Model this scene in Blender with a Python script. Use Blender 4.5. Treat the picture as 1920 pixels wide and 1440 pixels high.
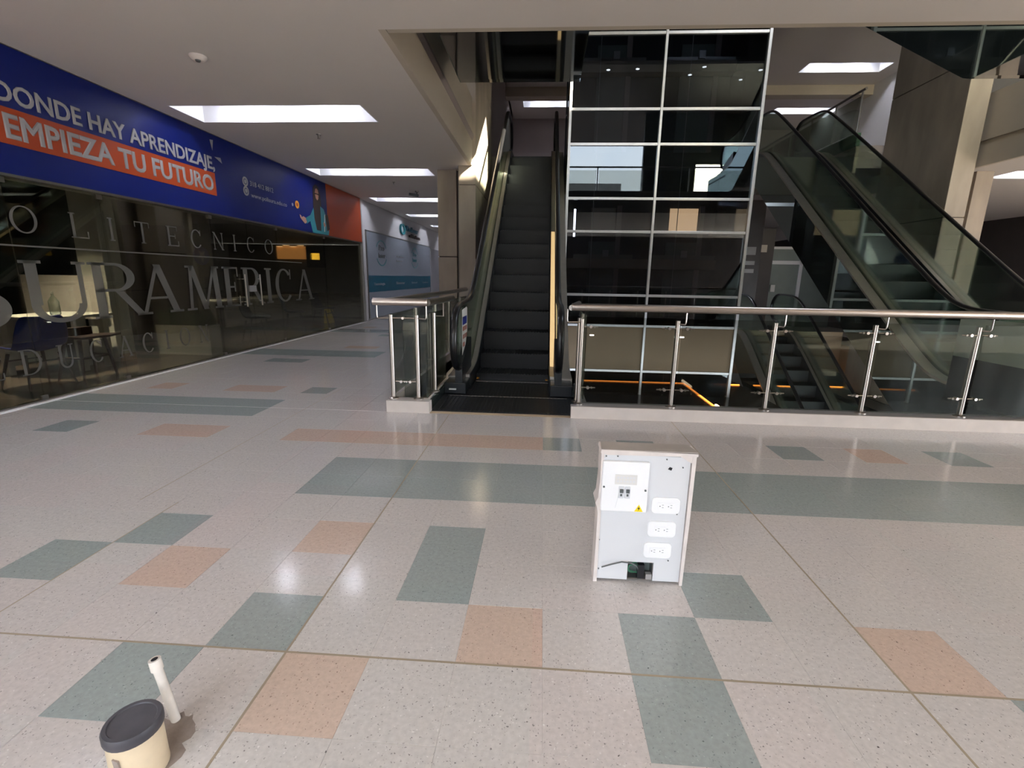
import bpy, bmesh, math, random
from mathutils import Vector, Matrix, noise
random.seed(7)
for o in list(bpy.data.objects): bpy.data.objects.remove(o)
sc = bpy.context.scene
COL = sc.collection
R = math.radians

# ---------------------------------------------------------------- camera
F, PITCH, ROLL, YAW, CAMH = 889.83, .22193, .01688, -.06047, 1.2996
cd = bpy.data.cameras.new('camera'); cam = bpy.data.objects.new('camera', cd); COL.objects.link(cam)
fw = Vector((math.sin(YAW)*math.cos(PITCH), math.cos(YAW)*math.cos(PITCH), -math.sin(PITCH)))
rt = Vector((math.cos(YAW), -math.sin(YAW), 0)); up = rt.cross(fw)
c_, s_ = math.cos(ROLL), math.sin(ROLL)
rt2 = rt*c_ + up*s_; up2 = up*c_ - rt*s_
m = Matrix.Identity(4)
for i in range(3): m[i][0] = rt2[i]; m[i][1] = up2[i]; m[i][2] = -fw[i]
m[2][3] = CAMH
cam.matrix_world = m
cd.sensor_fit = 'HORIZONTAL'; cd.sensor_width = 36; cd.lens = F/1920*36; cd.clip_start = .05; cd.clip_end = 300
sc.camera = cam

# ---------------------------------------------------------------- world, sun, exposure
w = bpy.data.worlds.new('sky'); sc.world = w; w.use_nodes = True
nt = w.node_tree; bg = nt.nodes['Background']
tc = nt.nodes.new('ShaderNodeTexCoord'); nz_ = nt.nodes.new('ShaderNodeTexNoise'); cr = nt.nodes.new('ShaderNodeValToRGB')
nz_.inputs['Scale'].default_value = 2.2; nz_.inputs['Detail'].default_value = 5
nt.links.new(tc.outputs['Generated'], nz_.inputs['Vector']); nt.links.new(nz_.outputs['Fac'], cr.inputs['Fac'])
cr.color_ramp.elements[0].position = .35; cr.color_ramp.elements[0].color = (.62, .74, .92, 1)
cr.color_ramp.elements[1].position = .65; cr.color_ramp.elements[1].color = (.92, .94, .97, 1)
nt.links.new(cr.outputs['Color'], bg.inputs['Color']); bg.inputs['Strength'].default_value = 8.0
sd = bpy.data.lights.new('sun', 'SUN'); sun = bpy.data.objects.new('sun', sd); COL.objects.link(sun)
sd.energy = 38; sd.angle = R(.6); sd.color = (1, .9, .72)
TOSUN = Vector((.8, -.6, .6)).normalized()
sun.rotation_euler = TOSUN.to_track_quat('Z', 'Y').to_euler(); sun.location = (12, -6, 14)
vs = sc.view_settings; vs.view_transform = 'Standard'; vs.look = 'None'; vs.gamma = 1; vs.use_curve_mapping = False
vs.exposure = 0.62
sc.cycles.max_bounces = 8; sc.cycles.transparent_max_bounces = 16; sc.cycles.glossy_bounces = 5; sc.cycles.diffuse_bounces = 5
sc.cycles.caustics_reflective = False; sc.cycles.caustics_refractive = False; sc.cycles.sample_clamp_indirect = 4

# ---------------------------------------------------------------- materials
def mat(name, col, rough=.5, metal=0, spec=.5, emit=None, es=0):
    m = bpy.data.materials.new(name); m.use_nodes = True
    b = m.node_tree.nodes['Principled BSDF']
    b.inputs['Base Color'].default_value = (*col, 1); b.inputs['Roughness'].default_value = rough
    b.inputs['Metallic'].default_value = metal; b.inputs['Specular IOR Level'].default_value = spec
    if emit: b.inputs['Emission Color'].default_value = (*emit, 1); b.inputs['Emission Strength'].default_value = es
    return m
def N(m, t, **k):
    n = m.node_tree.nodes.new(t)
    for a, v in k.items(): setattr(n, a, v)
    return n
def L(m, a, b): m.node_tree.links.new(a, b)
def mottle(m, col, var=.12, scale=3, bump=0, detail=6, stretch=None):
    b = m.node_tree.nodes['Principled BSDF']
    g = N(m, 'ShaderNodeNewGeometry'); mp = N(m, 'ShaderNodeMapping'); n = N(m, 'ShaderNodeTexNoise'); r = N(m, 'ShaderNodeValToRGB')
    if stretch: mp.inputs['Scale'].default_value = stretch
    n.inputs['Scale'].default_value = scale; n.inputs['Detail'].default_value = detail
    r.color_ramp.elements[0].position = .3; r.color_ramp.elements[1].position = .7
    r.color_ramp.elements[0].color = (*[c*(1-var) for c in col], 1); r.color_ramp.elements[1].color = (*[min(1, c*(1+var)) for c in col], 1)
    L(m, g.outputs['Position'], mp.inputs['Vector']); L(m, mp.outputs['Vector'], n.inputs['Vector']); L(m, n.outputs['Fac'], r.inputs['Fac']); L(m, r.outputs['Color'], b.inputs['Base Color'])
    if bump:
        bp = N(m, 'ShaderNodeBump'); bp.inputs['Strength'].default_value = bump; bp.inputs['Distance'].default_value = .01
        L(m, n.outputs['Fac'], bp.inputs['Height']); L(m, bp.outputs['Normal'], b.inputs['Normal'])
    return m
def nmat(name, col, rough=.5, var=.08, scale=3, metal=0, spec=.5, bump=0, stretch=None):
    return mottle(mat(name, col, rough, metal, spec), col, var, scale, bump, stretch=stretch)
def terrazzo(name, base, chip, light):
    m = mat(name, base, .13, 0, .5); b = m.node_tree.nodes['Principled BSDF']
    g = N(m, 'ShaderNodeNewGeometry')
    col = None
    # soft large tint that follows tile batches
    sn = N(m, 'ShaderNodeVectorMath', operation='SNAP'); sn.inputs[1].default_value = (.9, .9, 9); L(m, g.outputs['Position'], sn.inputs[0])
    wn = N(m, 'ShaderNodeTexWhiteNoise', noise_dimensions='3D'); L(m, sn.outputs[0], wn.inputs['Vector'])
    mx0 = N(m, 'ShaderNodeMix', data_type='RGBA'); mx0.inputs['A'].default_value = (*[base[0]*1.01, base[1]*.985, base[2]*.98], 1); mx0.inputs['B'].default_value = (*[base[0]*.985, base[1]*1.0, base[2]*.99], 1)
    L(m, wn.outputs['Value'], mx0.inputs['Factor'])
    n = N(m, 'ShaderNodeTexNoise'); n.inputs['Scale'].default_value = 60; n.inputs['Detail'].default_value = 3; L(m, g.outputs['Position'], n.inputs['Vector'])
    mx1 = N(m, 'ShaderNodeMix', data_type='RGBA', blend_type='MULTIPLY'); mx1.inputs['Factor'].default_value = 1
    rr = N(m, 'ShaderNodeValToRGB'); rr.color_ramp.elements[0].position = .3; rr.color_ramp.elements[0].color = (.90, .90, .90, 1); rr.color_ramp.elements[1].position = .7; rr.color_ramp.elements[1].color = (1.05, 1.05, 1.05, 1)
    L(m, n.outputs['Fac'], rr.inputs['Fac']); L(m, mx0.outputs['Result'], mx1.inputs['A']); L(m, rr.outputs['Color'], mx1.inputs['B'])
    prev = mx1.outputs['Result']
    for sc_, thr, colr, th2 in ((120, .16, chip, .38), (60, .10, [c*.5 for c in chip], .14), (100, .16, light, .16)):
        v = N(m, 'ShaderNodeTexVoronoi'); v.inputs['Scale'].default_value = sc_; v.inputs['Randomness'].default_value = 1
        nn = N(m, 'ShaderNodeTexNoise'); nn.inputs['Scale'].default_value = 150
        ad = N(m, 'ShaderNodeMix', data_type='RGBA', blend_type='LINEAR_LIGHT'); ad.inputs['Factor'].default_value = .006
        L(m, g.outputs['Position'], ad.inputs['A']); L(m, g.outputs['Position'], nn.inputs['Vector']); L(m, nn.outputs['Color'], ad.inputs['B'])
        L(m, ad.outputs['Result'], v.inputs['Vector'])
        lt = N(m, 'ShaderNodeMath', operation='LESS_THAN'); lt.inputs[1].default_value = thr*1.6; L(m, v.outputs['Distance'], lt.inputs[0])
        sx = N(m, 'ShaderNodeSeparateColor'); L(m, v.outputs['Color'], sx.inputs[0])
        l2 = N(m, 'ShaderNodeMath', operation='LESS_THAN'); l2.inputs[1].default_value = th2; L(m, sx.outputs[0], l2.inputs[0])
        mu = N(m, 'ShaderNodeMath', operation='MULTIPLY'); L(m, lt.outputs[0], mu.inputs[0]); L(m, l2.outputs[0], mu.inputs[1])
        m3 = N(m, 'ShaderNodeMath', operation='MULTIPLY'); L(m, mu.outputs[0], m3.inputs[0]); L(m, sx.outputs[1], m3.inputs[1])
        mx = N(m, 'ShaderNodeMix', data_type='RGBA'); L(m, m3.outputs[0], mx.inputs['Factor']); L(m, prev, mx.inputs['A']); mx.inputs['B'].default_value = (*colr, 1)
        prev = mx.outputs['Result']
    L(m, prev, b.inputs['Base Color'])
    n2 = N(m, 'ShaderNodeTexNoise'); n2.inputs['Scale'].default_value = 1.5; L(m, g.outputs['Position'], n2.inputs['Vector'])
    mr = N(m, 'ShaderNodeMapRange'); mr.inputs['To Min'].default_value = .08; mr.inputs['To Max'].default_value = .2; L(m, n2.outputs['Fac'], mr.inputs['Value']); L(m, mr.outputs[0], b.inputs['Roughness'])
    return m
def glass(name, tint, refl=.08, gl=(1, 1, 1), rough=.01, base=None, basef=0, blend=.25):
    m = bpy.data.materials.new(name); m.use_nodes = True; t = m.node_tree; t.nodes.remove(t.nodes['Principled BSDF'])
    out = t.nodes['Material Output']; tr = N(m, 'ShaderNodeBsdfTransparent'); go = N(m, 'ShaderNodeBsdfGlossy'); mx = N(m, 'ShaderNodeMixShader')
    tr.inputs['Color'].default_value = (*tint, 1); go.inputs['Color'].default_value = (*gl, 1); go.inputs['Roughness'].default_value = rough
    lw = N(m, 'ShaderNodeLayerWeight'); lw.inputs['Blend'].default_value = blend
    mr = N(m, 'ShaderNodeMapRange'); mr.inputs['To Min'].default_value = refl; mr.inputs['To Max'].default_value = min(1, refl+.6)
    L(m, lw.outputs['Fresnel'], mr.inputs['Value']); L(m, mr.outputs[0], mx.inputs['Fac'])
    src = tr.outputs[0]
    if base:
        d = N(m, 'ShaderNodeBsdfDiffuse'); d.inputs['Color'].default_value = (*base, 1); m2 = N(m, 'ShaderNodeMixShader'); m2.inputs['Fac'].default_value = basef
        L(m, tr.outputs[0], m2.inputs[1]); L(m, d.outputs[0], m2.inputs[2]); src = m2.outputs[0]
    L(m, src, mx.inputs[1]); L(m, go.outputs[0], mx.inputs[2]); L(m, mx.outputs[0], out.inputs['Surface'])
    return m
M = {}
M['white_tile'] = terrazzo('white_terrazzo', (.60, .565, .54), (.22, .2, .19), (.75, .72, .69))
M['teal_tile'] = terrazzo('teal_terrazzo', (.335, .375, .365), (.15, .18, .18), (.42, .47, .45))
M['terra_tile'] = terrazzo('terracotta_terrazzo', (.60, .465, .385), (.27, .19, .15), (.66, .5, .41))
M['grout'] = nmat('grout', (.6, .57, .54), .6)
M['brass'] = nmat('brass_joint', (.33, .27, .19), .5)
M['ceil'] = nmat('ceiling_paint', (.66, .615, .58), .7, .015, 1)
M['white'] = nmat('white_paint', (.72, .71, .72), .55, .02, 2)
M['recess'] = nmat('recess_white', (.85, .85, .87), .6, .01, 2)
M['beige'] = nmat('beige_fascia', (.47, .41, .33), .55, .06, 1.2)
M['brownbeige'] = nmat('brown_beige_panel', (.20, .145, .09), .6, .06, 1.2, spec=.2)
M['beigeband'] = nmat('beige_band', (.55, .42, .28), .6, .06, 1.2)
M['lilac'] = nmat('lilac_wall', (.34, .29, .28), .7, .04, 1)
M['concrete'] = nmat('travertine_concrete', (.36, .305, .245), .55, .22, 2.2, bump=.15, stretch=(1, 1, .35))
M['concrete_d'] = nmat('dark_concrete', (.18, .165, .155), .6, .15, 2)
M['joint_dark'] = nmat('dark_joint', (.07, .055, .045), .7)
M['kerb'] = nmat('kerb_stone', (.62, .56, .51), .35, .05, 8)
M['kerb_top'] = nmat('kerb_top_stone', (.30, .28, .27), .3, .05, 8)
M['steel'] = nmat('brushed_steel', (.52, .465, .42), .28, .02, 30, metal=1, stretch=(1, 1, 3))
M['dsteel'] = nmat('dull_steel', (.30, .28, .26), .3, .06, 20, metal=1)
M['alu'] = nmat('aluminium_mullion', (.52, .51, .50), .35, .04, 10, metal=.6)
M['rubber'] = nmat('black_rubber', (.012, .012, .013), .28, .1, 5)
M['black'] = nmat('black_metal', (.012, .014, .017), .3, .1, 6)
M['stepm'] = nmat('step_metal', (.006, .006, .007), .5, .15, 10, metal=.2)
M['plate'] = nmat('landing_plate', (.035, .036, .04), .45, .1, 12, metal=.7)
M['skirt'] = nmat('skirt_metal', (.46, .42, .37), .38, .05, 10, metal=.75)
M['yellow'] = nmat('yellow_edge', (.75, .32, .03), .5)
M['mirror'] = mat('dark_mirror_cladding', (.30, .30, .29), .04, 1)
M['clad'] = glass('green_glass_cladding', (.04, .05, .05), .30, (.75, .85, .8), .02, (.03, .036, .034), .85)
M['railglass'] = glass('rail_glass', (.77, .78, .75), .012, (.72, .76, .72), .005, blend=.12)
M['balglass'] = glass('balustrade_glass', (.86, .90, .86), .05, (.9, 1, .95), .01)
M['towerglass'] = glass('tower_glass', (.42, .44, .47), .045, (.86, .93, .95), .004)
M['shopglass'] = glass('shop_glass', (.62, .62, .57), .04, (1, 1, .95), .004)
M['navy'] = nmat('shaft_navy', (.018, .024, .035), .6)
M['cabgrey'] = nmat('cab_grey', (.16, .19, .18), .4)
M['blue'] = nmat('print_blue', (.004, .011, .115), .4, .12, .5, spec=.2)
M['orange'] = nmat('print_orange', (.36, .055, .015), .4, .06, 1, spec=.25)
M['sign_white'] = nmat('print_white', (.32, .31, .31), .4, .02, 2)
M['sign_grey'] = nmat('print_grey', (.33, .33, .36), .4, .02, 2)
M['letter'] = glass('frosted_letters', (.6, .6, .56), .03, (1, 1, 1), .3, (.22, .21, .185), .42)
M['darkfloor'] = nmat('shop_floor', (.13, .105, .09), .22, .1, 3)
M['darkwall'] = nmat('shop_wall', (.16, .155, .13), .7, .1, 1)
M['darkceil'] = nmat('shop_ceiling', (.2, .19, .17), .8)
M['offwhite'] = nmat('offwhite_board', (.62, .61, .56), .5, .03, 3)
M['navyplastic'] = nmat('navy_plastic', (.015, .03, .24), .4)
M['darkblue'] = nmat('dark_blue_seat', (.02, .04, .08), .5)
M['dwood'] = nmat('dark_wood', (.05, .028, .025), .4, .2, 6)
M['leaf'] = nmat('leaf_green', (.04, .10, .03), .5, .3, 20)
M['soil'] = nmat('soil', (.03, .022, .016), .9)
M['greensheen'] = nmat('pale_green_sheen', (.40, .47, .38), .3, .05, 2)  # greenish glass reflection put into the base colour
M['greyfilm'] = glass('frosted_film', (.3, .33, .37), .05, (1, 1, 1), .15, (.36, .40, .46), .9)
M['tealfilm'] = nmat('teal_film', (.015, .12, .19), .35)
M['teal'] = nmat('teal_print', (.03, .22, .26), .4)
M['hair'] = nmat('print_hair', (.03, .018, .015), .6)
M['skin'] = nmat('print_skin', (.5, .26, .19), .6)
M['boxgrey'] = nmat('panel_grey', (.68, .69, .705), .45, .02, 4)
M['boxwhite'] = nmat('panel_white_plastic', (.9, .9, .9), .35, .01, 5)
M['gypsum'] = nmat('gypsum_board', (.70, .64, .60), .75, .08, 12, bump=.2)
M['boxtop'] = nmat('dusty_top', (.40, .36, .32), .75, .1, 8)
M['pvc'] = nmat('cream_pvc', (.66, .54, .37), .42, .12, 9)
M['pvcw'] = nmat('white_pvc', (.70, .65, .58), .45, .12, 14)
M['cap'] = nmat('dark_rubber_cap', (.055, .052, .062), .5, .3, 14)
M['stain'] = nmat('patched_mortar', (.30, .25, .22), .8, .2, 25, bump=.4)
M['bubble'] = mat('warning_yellow', (.95, .72, .02), .4)
M['paper'] = nmat('paper', (.72, .71, .68), .6)
M['wire'] = mat('green_wire', (.05, .22, .12), .5)
M['cable'] = mat('grey_cable', (.10, .11, .11), .5)
M['brownwall'] = nmat('dark_brown_wall', (.045, .036, .033), .6)
M['greenslab'] = nmat('green_glass_edge', (.10, .19, .13), .15)
M['lower'] = nmat('lower_floor', (.10, .10, .105), .2, .1, 2)
M['deck'] = nmat('dark_canopy', (.022, .02, .02), .16, .2, 2)
M['led'] = mat('warm_led', (1, .5, .2), .5, emit=(1, .27, .04), es=4)
M['ledhot'] = mat('hot_led', (1, .8, .6), .5, emit=(1, .72, .5), es=7)
M['lamp'] = mat('cool_lamp', (1, 1, 1), .5, emit=(.86, .88, 1), es=70)
M['lamphot'] = mat('warm_shop_lamp', (1, 1, 1), .5, emit=(1, .88, .66), es=3600)
M['lampsoft'] = mat('cool_lamp_soft', (1, 1, 1), .5, emit=(.9, .92, 1), es=12)
M['amber'] = mat('amber_backlight', (1, .5, .2), .5, emit=(1, .42, .12), es=.5)
M['yellowlit'] = mat('yellow_screen', (1, .7, .2), .5, emit=(1, .55, .05), es=2.0)
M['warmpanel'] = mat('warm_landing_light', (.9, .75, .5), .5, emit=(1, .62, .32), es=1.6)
M['skirtglint'] = mat('warm_skirt_glint', (.9, .7, .4), .4, emit=(1, .66, .30), es=.42)  # glow stands in for warm sun mirrored in stainless steel
M['glarepanel'] = mat('warm_glare_panel', (1, .9, .7), .5, emit=(1, .93, .68), es=38)  # added emitter, only for the glare in the tower glass
M['orangelit'] = nmat('orange_cone', (.7, .18, .05), .5)

# ---------------------------------------------------------------- helpers
class MB:
    def __init__(s): s.v = []; s.f = []
    def poly(s, pts):
        n = len(s.v); s.v += [tuple(p) for p in pts]; s.f.append(tuple(range(n, n+len(pts)))); return s
    def box(s, x0, x1, y0, y1, z0, z1):
        n = len(s.v)
        s.v += [(x0,y0,z0),(x1,y0,z0),(x1,y1,z0),(x0,y1,z0),(x0,y0,z1),(x1,y0,z1),(x1,y1,z1),(x0,y1,z1)]
        s.f += [(n+a,n+b,n+c,n+d) for a,b,c,d in ((3,2,1,0),(4,5,6,7),(0,1,5,4),(1,2,6,5),(2,3,7,6),(3,0,4,7))]; return s
    def prism(s, pts, axis, a, b):
        """pts 2-D polygon, extruded along axis 'x' (pts=y,z), 'y' (x,z) or 'z' (x,y)"""
        def P(p, t): return (t, p[0], p[1]) if axis == 'x' else ((p[0], t, p[1]) if axis == 'y' else (p[0], p[1], t))
        n = len(s.v); k = len(pts)
        s.v += [P(p, a) for p in pts] + [P(p, b) for p in pts]
        s.f += [tuple(range(n+k-1, n-1, -1)), tuple(range(n+k, n+2*k))]
        s.f += [(n+i, n+(i+1) % k, n+k+(i+1) % k, n+k+i) for i in range(k)]; return s
    def strip(s, Y, top, bot, x0, x1):
        """solid in the YZ plane between two curves, extruded in x"""
        n = len(s.v); k = len(Y)
        for y, t, b in zip(Y, top, bot): s.v += [(x0,y,b),(x0,y,t),(x1,y,t),(x1,y,b)]
        for i in range(k-1):
            a = n+4*i; c = a+4
            for j in range(4): s.f.append((a+j, a+(j+1) % 4, c+(j+1) % 4, c+j))
        s.f += [(n, n+3, n+2, n+1), (n+4*(k-1), n+4*k-3, n+4*k-2, n+4*k-1)]; return s
    def tube(s, pts, r, seg=10, r2=None, cap=True):
        pts = [Vector(p) for p in pts]; n0 = len(s.v); k = len(pts)
        prevx = None
        for i, p in enumerate(pts):
            d = (pts[min(i+1, k-1)] - pts[max(i-1, 0)]).normalized()
            if prevx is None:
                a = Vector((1, 0, 0)) if abs(d.x) < .9 else Vector((0, 0, 1)); x = (a - d*a.dot(d)).normalized()
            else: x = (prevx - d*prevx.dot(d)).normalized()
            prevx = x; y = d.cross(x)
            ra = r[i] if isinstance(r, (list, tuple)) else r; rb = ra if r2 is None else r2
            for j in range(seg):
                t = 2*math.pi*j/seg; s.v.append(tuple(p + x*ra*math.cos(t) + y*rb*math.sin(t)))
        for i in range(k-1):
            for j in range(seg):
                a = n0+i*seg+j; b = n0+i*seg+(j+1) % seg; s.f.append((a, b, b+seg, a+seg))
        if cap: s.f += [tuple(range(n0+seg-1, n0-1, -1)), tuple(range(n0+(k-1)*seg, n0+k*seg))]
        return s
    def lathe(s, cx, cy, prof, seg=20):
        n0 = len(s.v)
        for r, z in prof:
            for j in range(seg): t = 2*math.pi*j/seg; s.v.append((cx+r*math.cos(t), cy+r*math.sin(t), z))
        for i in range(len(prof)-1):
            for j in range(seg):
                a = n0+i*seg+j; b = n0+i*seg+(j+1) % seg; s.f.append((a, b, b+seg, a+seg))
        s.f += [tuple(range(n0+seg-1, n0-1, -1)), tuple(range(n0+(len(prof)-1)*seg, n0+len(prof)*seg))]
        return s
    def build(s, name, mt, parent=None, smooth=False, mats=None, fm=None):
        me = bpy.data.meshes.new(name); loc = Vector((0, 0, 0))
        if parent is not None:
            q = parent
            while q is not None: loc += q.location; q = q.parent
        me.from_pydata([(v[0]-loc.x, v[1]-loc.y, v[2]-loc.z) for v in s.v], [], s.f)
        for a in (mats or [mt]): me.materials.append(a)
        if fm: me.polygons.foreach_set('material_index', fm)
        bm = bmesh.new(); bm.from_mesh(me); bmesh.ops.recalc_face_normals(bm, faces=bm.faces); bm.to_mesh(me); bm.free()
        if smooth:
            for p in me.polygons: p.use_smooth = True
            try: me.set_sharp_from_angle(angle=R(35))
            except Exception: pass
        o = bpy.data.objects.new(name, me); COL.objects.link(o); o.parent = parent
        return o
def box(name, mt, b, parent=None, bev=0):
    o = MB().box(*b).build(name, mt, parent)
    if bev:
        md = o.modifiers.new('bevel', 'BEVEL'); md.width = bev; md.segments = 2; md.limit_method = 'ANGLE'
    return o
def tag(o, label=None, cat=None, group=None, kind=None):
    if label: o['label'] = label
    if cat: o['category'] = cat
    if group: o['group'] = group
    if kind: o['kind'] = kind
    return o
def thing(name, loc, label=None, cat=None, group=None, kind=None):
    o = bpy.data.objects.new(name, None); COL.objects.link(o); o.location = loc; o.empty_display_size = .1
    return tag(o, label, cat, group, kind)
def struct(name, label=None, loc=(0, 0, 0)): return thing(name, loc, label, None, None, 'structure')
def copy_tree(o, parent=None):
    c = o.copy(); COL.objects.link(c); c.parent = parent
    for ch in [x for x in bpy.data.objects if x.parent == o]: copy_tree(ch, c)
    return c
def text(name, s, mt, parent, origin, xdir, ydir, size, width=None, off=0, ext=.004, align='LEFT', shear=0):
    """lettering as a thin mesh. origin = lower-left of baseline; size = capital height"""
    cu = bpy.data.curves.new('t', 'FONT'); cu.body = s; cu.size = 1; cu.bevel_depth = off; cu.bevel_resolution = 0; cu.extrude = ext/size; cu.resolution_u = 3; cu.shear = shear
    ob = bpy.data.objects.new('t', cu); COL.objects.link(ob)
    dg = bpy.context.evaluated_depsgraph_get(); me = bpy.data.meshes.new_from_object(ob.evaluated_get(dg))
    bpy.data.objects.remove(ob)
    xs = [v.co.x for v in me.vertices]; x0, x1 = min(xs), max(xs)
    CAP = .729; sy = size/CAP; sx = (width/(x1-x0)) if width else sy
    sh = (x0+x1)/2 if align == 'CENTER' else x0
    X = Vector(xdir).normalized(); Y = Vector(ydir).normalized(); Z = X.cross(Y)
    loc = Vector((0, 0, 0)); q = parent
    while q is not None: loc += q.location; q = q.parent
    for v in me.vertices:
        v.co = Vector(origin) + X*((v.co.x-sh)*sx) + Y*(v.co.y*sy) + Z*(v.co.z*size) - loc
    me.name = name; me.materials.clear(); me.materials.append(mt)
    o = bpy.data.objects.new(name, me); COL.objects.link(o); o.parent = parent
    return o
def cells(mb, x0, x1, y0, y1, z0, z1, holes):
    xs = sorted({x0, x1, *[min(max(h[k], x0), x1) for h in holes for k in (0, 1)]}); ys = sorted({y0, y1, *[min(max(h[k], y0), y1) for h in holes for k in (2, 3)]})
    for a, b in zip(xs, xs[1:]):
        run = None
        for c, d in zip(ys, ys[1:]):
            mx, my = (a+b)/2, (c+d)/2
            if any(h[0] < mx < h[1] and h[2] < my < h[3] for h in holes):
                if run: mb.box(a, b, run[0], run[1], z0, z1); run = None
            else: run = (run[0], d) if run else (c, d)
        if run: mb.box(a, b, run[0], run[1], z0, z1)

# ---------------------------------------------------------------- floor of terrazzo tiles
T = .3; X0, Y0 = -.8629, 1.3692
VX0, VX1, VY0, VY1 = -1.48, 7.42, 4.36, 12.25      # atrium void
floor = struct('floor', 'polished white terrazzo floor with scattered teal and terracotta tiles')
fb = MB()
fb.box(-4.98, 14, -4.2, VY0, -.20, -.0012); fb.box(-4.98, VX0, VY0, 34, -.20, -.0012); fb.box(VX1, 14, VY0, 34, -.20, -.0012); fb.box(VX0, VX1, VY1, 34, -.20, -.0012)
fb.build('subfloor', M['grout'], floor)
teal, terra = set(), set()
def fill(s, i0, i1, j0, j1):
    for i in range(i0, i1):
        for j in range(j0, j1): s.add((i, j))
fill(teal, -2, 40, 4, 6); fill(teal, -14, -6, 9, 11); fill(teal, -14, -6, 20, 22); fill(teal, -14, -2, 31, 33); fill(teal, -14, -6, 42, 44)
for p in [(-6,12),(-11,7),(-11,18),(-10,18),(-6,23),(-5,23),(9,7),(13,7),(5,7),(3,7),(-5,1),(-4,2),(-2,-1),(-1,0),(1,1),(1,2),(4,0),(4,-1),(5,1),(8,-1),(-9,29),(-5,34)]: teal.add(p)
for p in [(-12,12),(-9,12),(-8,12),(-8,7),(-7,7),(2,0),(-1,2),(-3,1),(0,-1),(7,0),(-9,23),(-8,23),(11,7),(-12,34)]: terra.add(p)
fill(terra, -4, 3, 7, 8)
tiles = []
for i in range(-14, 50):
    for j in range(-19, 110):
        x0, x1, y0, y1 = X0+i*T, X0+(i+1)*T, Y0+j*T, Y0+(j+1)*T
        x0 = max(x0, -4.96); x1 = min(x1, 14); y0 = max(y0, -4.2); y1 = min(y1, 34)
        cx, cy = (x0+x1)/2, (y0+y1)/2
        if VX0 < cx < VX1 and VY0 < cy < VY1: continue
        if cy < VY0: y1 = min(y1, VY0)
        if cy > VY0 and cx < VX0: x1 = min(x1, VX0)
        if x1-x0 < .03 or y1-y0 < .03: continue
        if j < -3 or i > 26: vis = 0
        else:
            d = Vector((cx, cy, -CAMH)); wv = d.dot(fw); px = d.dot(rt2)/max(wv, .01)*F; py = d.dot(up2)/max(wv, .01)*F
            vis = (1/(wv*wv*wv)) if wv > .3 and abs(px) < 1010 and abs(py) < 780 else 0
        tiles.append((vis, i, j, (x0, x1, y0, y1)))
tiles.sort(key=lambda t: -t[0])
kinds = {}
def kind(i, j): return 'teal_tile' if (i, j) in teal else ('terra_tile' if (i, j) in terra else 'white_tile')
G = .0004
def full(r): return abs(r[1]-r[0]-T) < 1e-6 and abs(r[3]-r[2]-T) < 1e-6
def tilemesh(w_, h_, mt):
    m = MB(); a, b = w_/2-G, h_/2-G; c = .0005
    m.v = [(-a,-b,-.004),(a,-b,-.004),(a,b,-.004),(-a,b,-.004),(-a,-b,-c),(a,-b,-c),(a,b,-c),(-a,b,-c),(-a+c,-b+c,0),(a-c,-b+c,0),(a-c,b-c,0),(-a+c,b-c,0)]
    m.f = [(0,1,5,4),(1,2,6,5),(2,3,7,6),(3,0,4,7),(4,5,9,8),(5,6,10,9),(6,7,11,10),(7,4,8,11),(8,9,10,11)]
    me = bpy.data.meshes.new('tile'); me.from_pydata(m.v, [], m.f); me.materials.append(mt); return me
shared = {k: tilemesh(T, T, M[k]) for k in ('white_tile', 'teal_tile', 'terra_tile')}
rest = MB(); rf = []
MK = ['white_tile', 'teal_tile', 'terra_tile']
for n, (vis, i, j, r) in enumerate(tiles):
    k = kind(i, j); cx, cy = (r[0]+r[1])/2, (r[2]+r[3])/2; dz = random.uniform(-.0002, .0002)
    if n < 300:
        me = shared[k] if full(r) else tilemesh(r[1]-r[0], r[3]-r[2], M[k])
        o = bpy.data.objects.new('floor_tile', me); COL.objects.link(o); o.location = (cx, cy, dz); o.parent = floor
    else:
        rest.poly([(r[0]+G, r[2]+G, dz), (r[1]-G, r[2]+G, dz), (r[1]-G, r[3]-G, dz), (r[0]+G, r[3]-G, dz)]); rf.append(MK.index(k))
ro = rest.build('floor_tiling', None, floor, mats=[M[k] for k in MK], fm=rf); tag(ro, kind='stuff')
for a in [(X0-.004, X0+.004, -4, 4.36), (X0+7*T-.004, X0+7*T+.004, -4, 4.36), (X0-4*T-.003, X0-4*T+.003, -4, 2.4), (X0-5*T+.06, X0-5*T+.066, 2.4, 20)]:
    box('expansion_joint', M['brass'], (a[0], a[1], a[2], a[3], -.005, .0004), floor)
box('expansion_joint', M['brass'], (-4.96, 9, Y0-.004, Y0+.004, -.005, .0005), floor)

og = struct('floor', 'outdoor ground beyond the open sides of the building')
MB().box(-80, -5.4, -90, -4.45, -.5, -.3).box(-5.4, 90, -90, -4.45, -.5, -.3).box(14.3, 90, -4.45, 60, -.5, -.3).build('outdoor_ground', M['lower'], og)
for x0, x1, h, l in ((1.5, 7.6, 10.7, 'grey building with pale windows outside, mirrored in the lift tower'), (-26, 1.2, 9.2, 'long low building outside, left part of the mirrored skyline'), (7.9, 40, 9.5, 'long low building outside, right part of the mirrored skyline')):
    t = thing('distant_building', ((x0+x1)/2, -32, -.3), l, 'building'); box('building_body', M['concrete_d'], (x0, x1, -36, -32, -.3, h), t)
    for k in range(int((x1-x0)/2)):
        for q in range(3): box('window', M['offwhite'], (x0+.5+2*k, x0+1.6+2*k, -32, -31.95, 2.2+2.8*q, 3.6+2.8*q if q < 2 else min(h-.5, 9.2)), t)

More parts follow.
